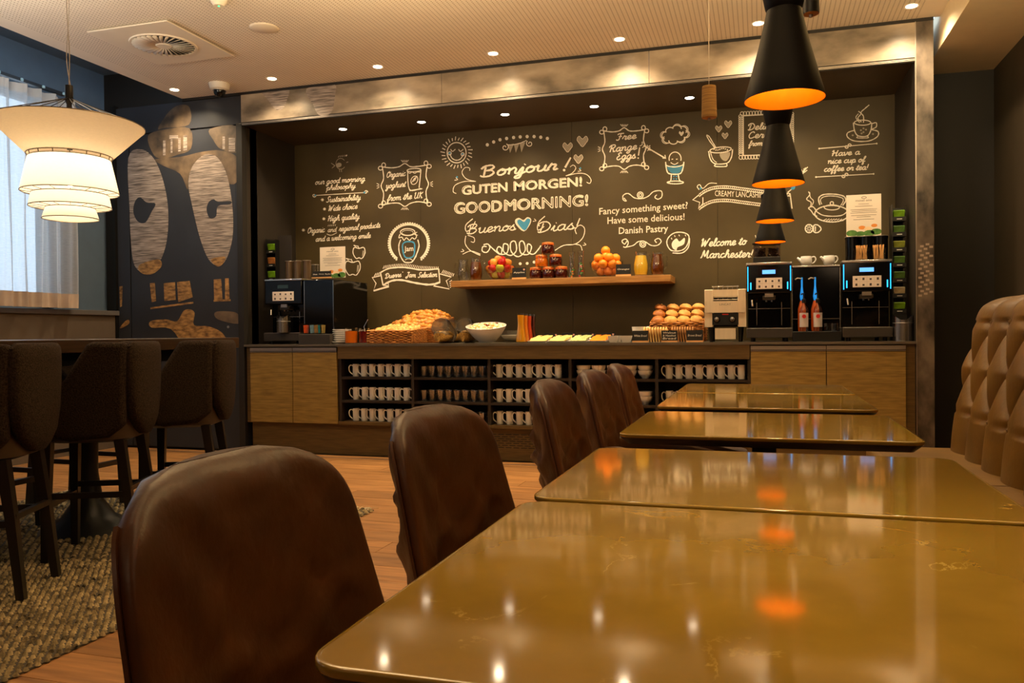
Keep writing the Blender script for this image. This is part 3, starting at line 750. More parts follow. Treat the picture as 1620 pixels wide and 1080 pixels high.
MB().prism([(x+.0, z) for x, z in pr], Y0, Y1-.004, 'y').build('back_frame', m_leatherb, bn, bevel=.0)
MB().box(.47, .90, Y0, Y1+.0, .34, .455).build('seat_cushion', m_leatherb, bn, bevel=.03, seg=4)
box('plinth', m_darkwood, .54, 1.25, Y0, Y1-.03, 0.001, .34, bn)
for k in range(1, 4):
    box('seat_seam', m_leather, .49, .89, Y1-k*1.0-.002, Y1-k*1.0+.002, .4545, .4565, bn)

# ------------------------------------------------------------------ text helpers
def textmesh(s, bold=0, res=2):
    c = bpy.data.curves.new('t', 'FONT'); c.body = s; c.size = 1; c.resolution_u = res; c.offset = bold; c.fill_mode = 'FRONT'
    o = bpy.data.objects.new('t', c); col.objects.link(o)
    dg = bpy.context.evaluated_depsgraph_get(); me = bpy.data.meshes.new_from_object(o.evaluated_get(dg))
    bpy.data.objects.remove(o); bpy.data.curves.remove(c)
    return me
def lettering(s, mat, parent, cx, cz, w_, h_=None, y=0, bold=.0, name='lettering', shear=0, axis='y'):
    """flat lettering centred at (cx, cz) on a plane facing -Y, fitted to a width (and height)"""
    me = textmesh(s, bold); xs_ = [v.co.x for v in me.vertices]; ys_ = [v.co.y for v in me.vertices]
    x0, x1, y0, y1 = min(xs_), max(xs_), min(ys_), max(ys_); k = w_/(x1-x0); kz = h_/(y1-y0) if h_ else k
    for v in me.vertices:
        X = (v.co.x-(x0+x1)/2)*k; Z = (v.co.y-(y0+y1)/2)*kz
        v.co = (cx+X+shear*Z, y, cz+Z)
    me.materials.clear(); me.materials.append(mat)
    o = bpy.data.objects.new(name, me); col.objects.link(o); o.parent = parent
    return o

# ------------------------------------------------------------------ counter units
def X_(px, Y, py=540): return at(px, py, Y=Y).x
def Z_(px, py, Y): return at(px, py, Y=Y).z
FY = YW
def door_unit(name, label, xs_, endl=0, endr=0):
    u = E(name, ((xs_[0]+xs_[-1])/2, FY, 0), label, 'cabinet'); ox = u.location.x
    box('carcass', m_oakd, xs_[0]-ox-endl, xs_[-1]-ox+endr, .004 if endl or endr else .022, .62, .255, .902, u)
    for a, b in zip(xs_, xs_[1:]):
        d = box('door', m_oak, a-ox+.003, b-ox-.003, -.018, .0, .262, .852, u, bevel=.0015)
        h = box('handle', m_alu, a-ox+.003, b-ox-.003, -.020, .002, .856, .893, d)
        box('handle_groove', m_black, a-ox+.003, b-ox-.003, -.0208, -.0200, .862, .866, d)
    return u
cabl = door_unit('base_cabinet', 'oak base cabinet with two doors at the left end of the counter', [X_(397, FY), X_(464, FY), X_(534, FY)], endl=.045)
cabr = door_unit('base_cabinet', 'oak base cabinet with two wide doors under the right coffee machines', [X_(1187, FY), X_(1307, FY), X_(1433, FY)], endr=.058)
m_shelfdark = M('black_brown_board', C(42, 34, 28), .4, var=.1)
xo0, xo1 = X_(536, FY), X_(1186, FY)
ou = E('open_shelf_unit', ((xo0+xo1)/2, FY, 0), 'open black shelf unit with five bays of mugs, glasses and bowls', 'shelf unit'); ox = ou.location.x
box('fascia', m_oakd, xo0-ox, xo1-ox, -.018, .0, .800, .902, ou)
box('back_panel', m_shelfdark, xo0-ox, xo1-ox, .46, .48, .26, .90, ou)
divs = [-3.335, -2.684, -2.036, -1.388, -.736, -.083]
for i, x in enumerate(divs): box('divider', m_shelfdark, x-ox-.011, x-ox+.011, -.004, .46, .262, .80, ou)
for a, b in zip(divs, divs[1:]):
    for z in (.262, .438, .632):
        box('shelf', m_shelfdark if z > .3 else m_oakd, a-ox+.011, b-ox-.011, -.012 if z < .3 else .0, .46, z, z+.020, ou)
box('bottom_rail', m_oakd, xo0-ox, xo1-ox, -.018, -.012, .258, .284, ou)
pl = E('counter_plinth', (0, FY, 0), 'oak plinth panel with slotted air vent below the shelves', 'plinth')
box('plinth_panel', m_oakd, -4.20, .99, .03, .05, .001, .254, pl)
for px0 in (775, 925):
    x0 = X_(px0, FY+.03)
    mb = MB()
    for r in range(7):
        z = .205-r*.017
        for c_ in range(7):
            xx = x0+c_*.062+(r % 2)*.031
            mb.box(xx, xx+.046, .0285, .0302, z, z+.006)
    o = mb.build('vent_slot', m_nearblack, pl, smooth=False); o['kind'] = 'stuff'
wt = MB().box(-4.243, .998, FY-.022, YB-.002, .903, ZT).build('worktop', M('dark_steel_worktop', C(120, 112, 100), .28, metal=.6, var=.06), smooth=False)
tag(wt, 'long thin dark grey worktop running the width of the niche', 'worktop')

# ------------------------------------------------------------------ mugs, glasses and bowls in the bays
m_mugprint = M('mug_print', C(110, 120, 130), .5)
mg = E('mug', (0, 0, 0), 'x', 'mug', 'mugs in the open bays')
MB().lathe([(0, 0), (.024, 0), (.0265, .004), (.0275, .05), (.028, .102), (.027, .103), (.0258, .098), (.025, .01), (0, .008)], 24).build('body', m_white, mg)
hp = smoothpts([(-.027, 0, .086), (-.042, 0, .094), (-.056, 0, .076), (-.052, 0, .040), (-.027, 0, .016)], 5)
MB().tube(hp, .0048, 8).build('handle', m_white, mg)
lm = textmesh('motel one'); xs_ = [v.co.x for v in lm.vertices]; kk = .062/(max(xs_)-min(xs_))
for v in lm.vertices:
    t = v.co.x*kk+.02; a = radians(-62)+(v.co.y*kk)/.028
    v.co = (.0282*cos(a), .0282*sin(a), .020+t-.004)
lm.materials.append(m_mugprint); o = bpy.data.objects.new('lettering', lm); col.objects.link(o); o.parent = mg
bay = ['leftmost', 'second', 'middle', 'fourth', 'rightmost']; shf = {.652: 'top', .458: 'middle', .282: 'bottom'}
usedm = [False]
def put(src, flag, loc, label, group, rz):
    if not flag[0]:
        flag[0] = True; src.location = loc; src['label'] = label; src['group'] = group; src.rotation_euler.z = rz; return src
    return clone(src, loc, label, group, rz)
rnd = random.Random(11)
def mugrow(x0, dx, n, z, b, skip=()):
    for i in range(n):
        if i in skip: continue
        put(mg, usedm, (x0+dx*i+rnd.uniform(-.004, .004), FY+.085+rnd.uniform(-.004, .004), z), 'white mug, %s from the left on the %s shelf of the %s bay' % (ORD[i+1], shf[z], bay[b]), 'white mugs in the %s bay' % bay[b], radians(rnd.uniform(10, 30)))
for z in (.652, .458, .282):
    mugrow(-3.235, .0765, 8 if z > .4 else 7, z, 0)
    mugrow(-1.975, .0795, 7, z, 2)
for z in (.652, .458): mugrow(-.655, .0745, 8, z, 4)
m_tumbler = thin_glass('tumbler_glass', (.86, .86, .85), .75, .16, .14)
gl = E('drinking_glass', (0, 0, 0), 'x', 'glass', 'tumblers')
MB().lathe([(0, 0), (.024, 0), (.026, .004), (.025, .03), (.028, .055), (.033, .086), (.0315, .086), (.0265, .055), (.0232, .03), (.022, .010), (0, .008)], 18).build('tumbler', m_tumbler, gl)
usedg = [False]
for z in (.652, .458, .282):
    for i in range(8):
        for r in range(2):
            put(gl, usedg, (-2.615+.0715*i+.02*r, FY+.07+.078*r, z), 'clear tumbler, %s from the left in the %s row on the %s glass shelf' % (ORD[i+1], ('front', 'back')[r], shf[z]), 'clear tumblers in the second bay', 0)
bw = E('bowl', (0, 0, 0), 'x', 'bowl', 'bowls')
MB().lathe([(0, 0), (.024, 0), (.026, .006), (.044, .022), (.054, .044), (.056, .060), (.0535, .060), (.050, .044), (.04, .026), (0, .012)], 28).build('dish', m_white, bw)
usedb = [False]
for z in (.652, .458, .282):
    for i in range(5):
        for r in range(2):
            put(bw, usedb, (-1.305+.118*i, FY+.10, z+.036*r), 'white cereal bowl, %s of the %s stack on the %s shelf' % (('bottom', 'top')[r], ORD[i+1], shf[z]), 'white bowls in the fourth bay', 0)

# ------------------------------------------------------------------ coffee machines
m_blueglow = M('blue_light_strip', C(20, 130, 220), .4, emit=(.02, .42, 1), es=2.2)
m_screen = M('blue_display', C(70, 140, 220), .4, emit=(.12, .38, .9), es=1.5)
m_screen0 = M('dim_display', C(40, 60, 66), .3)
m_key = M('white_button', C(226, 214, 204), .4, var=.02)
m_keymark = M('button_mark', C(70, 60, 56), .5)
m_tray = M('charcoal_plastic', C(52, 46, 40), .4)
def coffee(px0, px1, py0, FYm, label, lit=True, dep=.5):
    x0, x1 = X_(px0, FYm), X_(px1, FYm); zt_ = Z_((px0+px1)/2, py0, FYm); w_ = x1-x0; h = zt_-ZT
    t = E('coffee_machine', ((x0+x1)/2, FYm, ZT), label, 'coffee machine')
    a, b = -w_/2, w_/2
    box('housing', m_gloss, a+.004, b-.004, .10, dep, .03, h-.02, t, bevel=.004)
    fp = box('front_panel', m_gloss, a, b, -.01, .11, h*.615, h-.014, t, bevel=.006)
    box('top_plate', m_steel, a-.004, b+.004, -.012, dep, h-.016, h, t, bevel=.003)
    ds = box('display', m_screen if lit else m_screen0, -w_*.15, w_*.14, -.0115, -.0095, h*.855, h*.905, fp)
    kp = box('button_panel', m_key, -w_*.29, w_*.29, -.0120, -.0095, h*.665, h*.805, fp)
    for i in range(4):
        for j in range(2):
            cx = -w_*.29+(i+.5)*w_*.58/4; cz = h*.665+(j+.5)*h*.14/2
            box('button', M('button_face', C(238, 226, 214), .3, var=.02), cx-w_*.066, cx+w_*.066, -.0135, -.0120, cz-h*.031, cz+h*.031, fp)
            box('button_icon', m_keymark, cx-w_*.02, cx+w_*.022, -.0139, -.0135, cz-h*.018, cz+h*(.004 if (i+j) % 2 else .012), fp)
    if lit:
        for s in (-1, 1):
            xx = s*(w_/2-.008)
            box('light_strip', m_blueglow, xx-.003, xx+.003, -.0122, -.0105, h*.64, h*.95, fp)
            xx = s*(w_/2-.028)
            box('light_strip', m_blueglow, xx-.004, xx+.004, -.0122, -.0105, h*.66, h*.75, fp)
    sp_ = E('spout', (0, 0, 0)); sp_.parent = t
    MB().box(-.045, .045, .01, .09, h*.53, h*.585).build('spout_head', m_tray, sp_, bevel=.006)
    MB().box(-.03, .03, .0, .02, h*.565, h*.61).build('brand_plate', m_alu, sp_, smooth=False)
    for s in (-1, 1): MB().lathe([(.0, 0), (.008, 0), (.009, .03), (0, .03)], 12, s*.018, .04, h*.505).build('nozzle', m_steel, sp_)
    box('back_plate', m_gloss, a+.01, b-.01, .095, .10, .10, h*.61, t)
    for s in (-.28, .28): box('guide_rail', m_steel, s*w_-.002, s*w_+.002, .085, .09, .12, h*.5, t)
    box('cross_bar', m_steel, a+.006, b-.006, .086, .092, h*.42, h*.425, t)
    MB().tube([(a+.035, .03, h*.53), (a+.04, .02, h*.45)], .009, 10).build('steam_tube', m_steel, t)
    box('drip_tray', m_tray, a-.004, b+.004, -.03, .30, .028, .098, t, bevel=.005)
    box('tray_grid', m_steel, a+.004, b-.004, -.024, .1, .098, .101, t)
    for s in (-1, 1):
        for q in (.03, dep-.05): MB().lathe([(0, 0), (.016, 0), (.014, .03), (0, .03)], 12, s*(w_/2-.04), q, 0).build('foot', m_black, t)
    return t, w_, h
cmL, wL, hL = coffee(421, 479, 441, 6.22, 'black coffee machine with unlit display at the left end', lit=False)
cmM, wM, hM = coffee(1182, 1253, 415, 6.17, 'black coffee machine with bean hopper and blue light edges')
cmR, wR, hR = coffee(1333, 1411, 411, 6.17, 'black blue-lit coffee machine at the right end below the menu card')
# bean hopper
m_smoke = thin_glass('smoky_plastic', (.80, .70, .60), .3, .03); m_bean = M('coffee_beans', C(74, 38, 18), .35, c2=C(28, 14, 8), scale=90)
hp_ = E('bean_hopper', (cmM.location.x-.015+.0, 6.30, ZT+hM+.001), 'clear double hopper filled with coffee beans on the machine', 'hopper')
box('hopper_base', m_black, -.095, .095, -.08, .08, 0, .045, hp_, bevel=.004)
box('hopper_shell', m_smoke, -.094, .094, -.079, .079, .046, .136, hp_, bevel=.004)
box('lid', m_gloss, -.10, .10, -.085, .085, .137, .146, hp_, bevel=.003)
for s in (-1, 1):
    mb = MB(); r2 = random.Random(5+s)
    for i in range(170):
        x_ = s*.047+r2.uniform(-.036, .036); y_ = r2.uniform(-.07, .06); z_ = .055+r2.uniform(0, .055)
        mb.boxc(x_, y_, z_, .011, .008, .007, Matrix.Rotation(r2.uniform(0, 3), 3, 'Z') @ Matrix.Rotation(r2.uniform(0, 3), 3, 'X'))
    o = mb.build('beans', m_bean, hp_, smooth=False); o['kind'] = 'stuff'

# syrup and milk station between the machines
x0, x1 = X_(1254, 6.2), X_(1330, 6.2); zt_ = Z_(1290, 419, 6.2)
ms = E('milk_cooler', ((x0+x1)/2, 6.2, ZT), 'tall glossy black cooler between the two blue-lit coffee machines', 'cooler'); ww = (x1-x0)/2; hh = zt_-ZT
box('cabinet', m_gloss, -ww, ww, .06, .5, .02, hh-.012, ms, bevel=.004); box('top_plate', m_steel, -ww, ww, .03, .5, hh-.012, hh, ms, bevel=.002)
box('front_tray', m_black, -ww, ww+.0, -.07, .06, 0.001, .072, ms, bevel=.003); box('tray_edge', m_steel, -ww, ww, .052, .058, .16, .164, ms)
for s in (-1, 1): box('side_rail', m_steel, s*ww-.002, s*ww+.002, .03, .036, .07, hh-.02, ms)
m_syrup = thin_glass('syrup_bottle_glass', (.90, .84, .80), .4, .08); m_red = M('red_label', C(190, 30, 24), .5); m_label = M('grey_label', C(190, 180, 176), .5); m_amber = M('amber_syrup', C(190, 84, 24), .1)
def syrup(px, Yq, lab, glow):
    t = E('syrup_bottle', (X_(px, Yq), Yq, ZT+.073), lab, 'bottle')
    MB().lathe([(0, 0), (.027, 0), (.029, .006), (.029, .145), (.024, .165), (.011, .185), (.011, .20), (0, .20)], 20).build('bottle', m_amber if glow else m_syrup, t)
    MB().lathe([(.0293, .03), (.0295, .035), (.0295, .125), (.0293, .13)], 20).build('label', m_label, t)
    MB().lathe([(0, 0), (.014, 0), (.014, .001), (0, .001)], 16).build('red_dot', m_red, t).matrix_local = Matrix.Translation((.0, -.031, .105)) @ Matrix.Rotation(pi/2, 4, 'X')
    MB().lathe([(0, .20), (.014, .20), (.014, .225), (.006, .232), (.006, .27), (0, .27)], 14).build('pump', m_black, t)
    MB().tube([(0, 0, .262), (-.012, -.02, .266), (-.018, -.045, .258)], .005, 8).build('pump_nozzle', m_black if not glow else m_alu, t)
syrup(1272, 6.145, 'clear syrup bottle with black pump, left one in front', 0); syrup(1294, 6.145, 'clear syrup bottle with black pump, right one in front', 0)
m_bluetap = M('blue_tap', C(40, 140, 220), .2, tr=.3, emit=(.03, .35, .8), es=.5)
for px, w0 in ((1269, 'left'), (1290, 'right')):
    Yq = 6.225; t = E('syrup_bottle', (X_(px, Yq), Yq, ZT+.073), 'amber syrup bottle behind with blue glowing pump, %s one' % w0, 'bottle')
    MB().lathe([(0, 0), (.026, 0), (.028, .01), (.028, .16), (.020, .19), (.011, .22), (0, .22)], 20).build('bottle', m_amber, t)
    MB().lathe([(0, .22), (.010, .222), (.014, .25), (.009, .29), (.006, .32), (.006, .385), (0, .386)], 12).build('pump', m_bluetap, t)
    MB().tube([(0, 0, .375), (-.03, -.01, .38), (-.045, -.01, .37)], .006, 8).build('pump_nozzle', m_alu, t)
gd = E('glass_dish', (X_(1316, 6.15), 6.15, ZT+.073), 'low clear glass dish on the black tray right of the syrup bottles', 'dish')
MB().lathe([(0, 0), (.044, 0), (.050, .006), (.053, .055), (.050, .055), (.046, .010), (0, .008)], 24).build('dish', m_glass, gd)
def milkjug(px, lab, rz):
    t = E('milk_jug', (X_(px, 6.30), 6.30, ZT+hh+.001), lab, 'jug', rz=rz)
    MB().lathe([(0, 0), (.026, 0), (.034, .008), (.041, .03), (.040, .055), (.036, .070), (.034, .070), (.037, .05), (.037, .03), (0, .008)], 24).build('body', m_white, t)
    MB().tube(smoothpts([(.034, 0, .062), (.056, 0, .066), (.066, 0, .046), (.052, 0, .024), (.036, 0, .018)], 5), .0048, 8).build('handle', m_white, t)
    MB().tube([(-.030, 0, .035), (-.048, 0, .050), (-.062, 0, .062)], [.016, .011, .008], 10).build('spout', m_white, t)
milkjug(1276, 'small white ceramic jug with a spout on the cooler, left one', 0)
milkjug(1312, 'small white ceramic jug on the cooler, right one', .4)

# toaster
x0, x1 = X_(1115, 6.2), X_(1181, 6.2); zt_ = Z_(1148, 457, 6.2)
ts = E('conveyor_toaster', ((x0+x1)/2, 6.2, ZT), 'stainless steel conveyor toaster with a wire bread rack', 'toaster'); ww = (x1-x0)/2; hh2 = zt_-ZT
m_ss = M('satin_steel', C(228, 208, 176), .33, metal=.25, var=.05, scale=30, stretch=(1, 1, .1))
for s in (-1, 1): box('side_panel', m_ss, min(s*ww, s*(ww-.06)), max(s*ww, s*(ww-.06)), 0, .36, .11, hh2-.002, ts, bevel=.004)
box('top_cover', m_ss, -ww+.06, ww-.06, .03, .36, hh2-.06, hh2-.002, ts)
box('back_panel', m_nearblack, -ww+.06, ww-.06, .10, .36, .11, hh2-.06, ts)
box('front_slope', m_ss, -ww+.005, ww-.005, -.012, .02, .215, .30, ts)
box('control_panel', m_black, -ww+.055, ww-.055, -.008, .012, .125, .212, ts)
box('side_front', m_ss, -ww, -ww+.055, -.004, .01, .11, .3, ts); box('side_front', m_ss, ww-.055, ww, -.004, .01, .11, .3, ts)
for s in (-1, 1):
    k = MB().lathe([(0, .026), (.017, .024), (.020, .0), (.024, 0)], 20).build('knob', m_steel, ts); k.matrix_local = Matrix.Translation((s*.055-.005, -.008, .165)) @ Matrix.Rotation(pi/2, 4, 'X')
box('warning_label', m_red, -.022, .022, -.0095, -.008, .198, .206, ts)
lettering('LINCAT', M('print_grey', C(120, 112, 100), .5), ts, .0, .275, .08, .014, y=-.0125)
for i in range(6):
    x_ = -.085+i*.034
    MB().tube([(x_, .08, .30), (x_, .03, .31), (x_-.0, .05, hh2+.02), (x_, .07, hh2+.03)], .0024, 6).build('rack_wire', m_steel, ts)
for p0, p1, z in ((.05, .05, hh2+.021), (.032, .032, hh2-.055), (.028, .028, .312)): MB().tube([(-.095, p0, z), (.095, p1, z)], .0030, 6).build('rack_bar', m_steel, ts)
MB().prism([(-.03, .02), (.24, .02), (.24, .06), (.06, .10), (-.03, .10)], -ww+.075, ww-.075, 'x').build('crumb_tray', m_ss, ts, smooth=False)
for sx in (-1, 1):
    for q in (.03, .33): MB().tube([(sx*(ww-.04), q, .11), (sx*(ww-.045), q, 0)], [.018, .011], 10).build('foot', m_black, ts)

# left side module with sign cards, containers
x0, x1 = X_(481, 6.22), X_(529, 6.22); zt_ = Z_(505, 442, 6.22)
ml = E('milk_cooler', ((x0+x1)/2, 6.22, ZT), 'tall glossy black cooler beside the left coffee machine', 'cooler'); ww = (x1-x0)/2; hh = zt_-ZT
box('cabinet', m_gloss, -ww, ww+.0, .0, .62, .02, hh, ml, bevel=.004)
box('front_trim', m_steel, ww-.008, ww-.004, -.002, .0, .08, hh-.01, ml)
box('front_trim', m_steel, -ww+.006, -ww+.010, -.002, .0, .08, hh-.01, ml)
box('tray', m_tray, -ww, ww+.01, -.09, .0, .001, .085, ml, bevel=.004)
# steel bins with a scooped top
def bin_(x, Y, z, r, h, lab):
    t = E('table_bin', (x, Y, z), lab, 'bin')
    n = 36; rings = []
    for k in range(13):
        v = k/12
        rings.append([(r*cos(2*pi*i/n), r*sin(2*pi*i/n), v*(h-.045*(1-cos(2*pi*i/n)**2)*(1 if v > .8 else 0)*(v-.8)/.2)) for i in range(n)])
    MB().loft(rings, cap=False).build('shell', m_steel, t); MB().lathe([(0, .0), (r-.002, 0), (r-.002, h-.08), (0, h-.08)], n).build('liner', m_nearblack, t)
    MB().lathe([(r, h-.062), (r+.0012, h-.060), (r, h-.058)], n).build('seam_ring', m_alu, t)
bin_(X_(448, 6.175), 6.185, ZT+.102, .058, .155, 'polished steel table bin on the left machine tray')
bin_(X_(1429, 6.16), 6.16, ZT, .066, .185, 'brushed steel table bin with scooped rim at the right end')

# clear condiment box with sachets
cbx = E('sachet_box', (X_(497, 6.19), 6.175, ZT+.087), 'clear divided box of coloured sachets before the left cooler', 'box')
m_acr = thin_glass('clear_acrylic', (.96, .96, .95), .3, .04)
box('tray_box', m_acr, -.115, .115, -.03, .03, 0, .004, cbx)
for x_ in (-.115, -.04, .02, .112): box('wall', m_acr, x_, x_+.003, -.03, .03, .004, .09, cbx)
box('wall', m_acr, -.115, .115, -.031, -.029, .004, .09, cbx)
for i, (x_, cc, n_) in enumerate(((-.078, C(220, 84, 20), 'orange'), (-.01, C(120, 160, 180), 'blue'), (.035, C(160, 120, 60), 'brown'), (.075, C(30, 130, 140), 'teal'), (.098, C(190, 160, 90), 'straw'))):
    for j in range(2):
        o = MB().boxc(0, 0, 0, .034, .006, .068, Matrix.Rotation(.08*(j*2-1), 3, 'Y')).build('sachet', M('sachet_'+n_, cc, .4, var=.3, scale=40), None, smooth=True)
        o.location = (cbx.location.x+x_*(.9), 6.172+.02*j, ZT+.128); tag(o, '%s paper sachet standing in the clear box, %s' % (n_, ('front', 'back')[j]), 'sachet', 'sachets in the clear box')

# cups and menu cards on top of the left machines
def canister(x, Y, z, r, h, mat, lab, cat='canister'):
    t = E('canister', (x, Y, z), lab, cat)
    MB().lathe([(0, 0), (r*.94, 0), (r*.96, h*.9), (r, h*.9), (r, h), (r*.9, h), (r*.88, h*.12), (0, h*.1)], 24).build('cup', mat, t)
    MB().lathe([(r, h-.004), (r+.002, h-.002), (r, h)], 24).build('rim', m_alu, t)
m_smokeb = M('smoked_cup', C(84, 66, 48), .12)
zL = ZT+hL
for px, nm in ((459, 'left'), (472, 'middle'), (487, 'right')):
    canister(X_(px, 6.36), 6.36, zL+.001, .036, .165, m_smokeb, 'smoky brown cup container on the left machine, %s one' % nm)
canister(X_(500, 6.50), 6.50, zL+.001, .034, .14, m_acr, 'clear plastic cup container beside the smoky ones')
m_card = M('card_paper', C(232, 216, 196), .7, var=.02); m_blackcard = M('black_card', C(18, 16, 14), .7); m_ink = M('card_ink', C(90, 78, 66), .7)
m_green = M('card_green', C(96, 140, 60), .7, c2=C(50, 96, 36), scale=30); m_or = M('card_orange', C(226, 140, 60), .7)
def menu_card(px0, px1, py0, py1, Y, lab):
    a, b = at(px0, py1, Y=Y), at(px1, py0, Y=Y); w_, h_ = b.x-a.x, b.z-a.z
    t = E('menu_card', ((a.x+b.x)/2, Y, a.z), lab, 'menu card')
    box('card', m_card, -w_/2, w_/2, 0, .003, 0, h_, t)
    y = -.0006
    lettering('motel one', m_ink, t, 0, h_*.86, w_*.46, h_*.055, y=y)
    ov = ellipse(.01*w_, h_*.925, w_*.07, h_*.025, 14); ribbon(ov, w_*.014, m_ink, t, y, 'emblem')
    for k, (ww_, zz_) in enumerate(((.3, .77), (.5, .72), (.76, .64), (.7, .60), (.76, .56), (.72, .50), (.4, .46), (.6, .40))):
        box('text_line', m_ink, -w_*ww_/2, w_*ww_/2, y-.0002, y, h_*zz_-.0012, h_*zz_+.0012, t)
    for cx, cz, rr, mm in ((-.34, .07, .17, m_green), (-.1, .05, .14, m_green), (.15, .06, .16, m_green), (.36, .09, .16, m_green), (-.05, .2, .10, m_or), (.3, .24, .09, m_or), (-.3, .22, .08, m_card), (.12, .17, .11, M('card_cream', C(240, 206, 160), .7)), (.3, .13, .07, m_or)):
        pts = [(max(-w_/2, min(w_/2, x)), max(0.001, z)) for x, z in ellipse(cx*w_, cz*h_, rr*w_, rr*w_*.6, 14)]
        MB().add([(x, y-.0002*(1+rr*4), z) for x, z in pts[:-1]], [tuple(range(len(pts)-1))]).build('print_shape', mm, t, smooth=False, fix=False)
def ribbon(pts, w_, mat, parent, y, name='stroke', vary=0):
    """flat chalk or print line in an x-z plane"""
    n = len(pts); vs = []; fs = []
    for i, (x, z) in enumerate(pts):
        a = pts[max(0, i-1)]; b = pts[min(n-1, i+1)]; dx, dz = b[0]-a[0], b[1]-a[1]; l = math.hypot(dx, dz) or 1
        h_ = w_/2*(1+vary*sin(i*1.7)); nx, nz = -dz/l*h_, dx/l*h_
        vs += [(x+nx, y, z+nz), (x-nx, y, z-nz)]
        if i: fs.append((2*i-2, 2*i-1, 2*i+1, 2*i))
    return MB().add(vs, fs).build(name, mat, parent, smooth=False, fix=False)
menu_card(506.5, 546, 389.5, 440, 6.52, 'cream menu card standing on the left black cooler')
menu_card(1339, 1394, 306, 374, 6.46, 'cream menu card with printed plants above the right coffee machine')
m_woodb = M('light_wood_block', C(214, 160, 100), .5, var=.1, scale=20)
def sign(x, Y, z, w_, h_, text, lab, mark=False, wood=True, lines=None, block=.014):
    t = E('label_card', (x, Y, z), lab, 'sign')
    bz = block if wood else 0
    if wood: box('wooden_base', m_woodb, -w_/2, w_/2, -.012, .012, 0, block, t)
    box('card', m_blackcard, -w_/2, w_/2, -.001, .001, bz, bz+h_, t)
    ls = lines or [text]; n = len(ls)
    for i, s in enumerate(ls):
        if s: lettering(s, m_chalk, t, 0, bz+h_*(.5+(.5*(n-1)-i)*.28), w_*min(.8, .14*len(s)+.1), h_*.20, y=-.0016, shear=.2)
    if mark:
        c_ = M('pale_rose_print', C(226, 170, 150), .6)
        hs = [(0, -.5), (.5, .1), (.45, .45), (.2, .5), (0, .3), (-.2, .5), (-.45, .45), (-.5, .1)]
        MB().add([(w_*.36+a*.016, -.0016, bz+h_*.78+b*.018) for a, b in hs], [tuple(range(8))]).build('heart_print', c_, t, smooth=False, fix=False)
    return t
for px, s in ((500, 'Oats'), (510, 'Honey'), (520, 'Raisins')):
    sign(X_(px, 6.30), 6.30+.0*(px-500), zL+.001, .062, .052, s, 'tiny black %s card on the left cooler' % s.lower(), block=.010)

# tea towers
def tower(px0, px1, py0, Y, n, z0_, lab, pc, right=False):
    a, b = X_(px0, Y), X_(px1, Y); zt_ = Z_((px0+px1)/2, py0, Y); w_ = b-a; h_ = zt_-z0_
    t = E('tea_dispenser', ((a+b)/2, Y, z0_), lab, 'tea dispenser')
    box('back', m_black, -w_/2, w_/2, .13, .14, 0, h_, t)
    box('side', m_black, -w_/2-.004, -w_/2, -.01, .14, 0, h_+.01, t); box('side', m_black if not right else m_acr, w_/2, w_/2+.004, 0, .14, 0, h_, t)
    for k in range(n):
        z = h_*k/n
        box('tier_shelf', m_black, -w_/2, w_/2, -.004, .13, z, z+.004, t); box('tier_lip', m_black, -w_/2, w_/2, -.006, -.003, z, z+.030, t)
        box('tier_label', M('label_white', C(220, 215, 205), .6), -w_*.2, w_*.2, -.0068, -.006, z+.011, z+.016, t)
        cc, nm = pc[k % len(pc)]
        for j in range(3):
            o = MB().boxc(0, 0, 0, w_*.84, .018, h_/n*.60, Matrix.Rotation(.25, 3, 'X')).build('tea_sachet', M('tea_'+nm, cc, .4, c2=tuple(q*.45 for q in cc), scale=26), None, bevel=.003)
            o.location = ((a+b)/2, Y+.012+.034*j, z0_+z+.006+h_/n*.36); tag(o, '%s tea sachet, %s on tier %s up of the %s tea dispenser' % (nm, ('front one', 'middle one', 'back one')[j], ORD[k+1], 'right' if right else 'left'), 'tea sachet', 'tea sachets')
G1, G2, G3, G4 = (C(120, 170, 30), 'lime'), (C(90, 130, 60), 'green'), (C(190, 120, 60), 'amber'), (C(200, 190, 160), 'cream')
tower(424, 437, 379, 6.40, 3, ZT+hL+.001, 'small black tea dispenser on the left machine', [G1, G3, G1])
tower(1413, 1434, 325, 6.30, 7, ZT+.195, 'tall black tea dispenser against the right niche wall', [G1, G4, G2, G2, (C(150, 160, 60), 'mossy'), G2, G1], True)
o = box('riser', m_black, X_(1412, 6.30), X_(1435, 6.30), 6.30, 6.44, ZT, ZT+.194); tag(o, 'black riser block under the right tea dispenser, behind the bin', 'riser')
o = box('divider_board', m_dark, X_(439, 6.44), X_(461, 6.44), 6.46, 6.468, ZT+hL+.001, Z_(450, 372, 6.44)); tag(o, 'plain dark upright board right of the small tea dispenser', 'board')
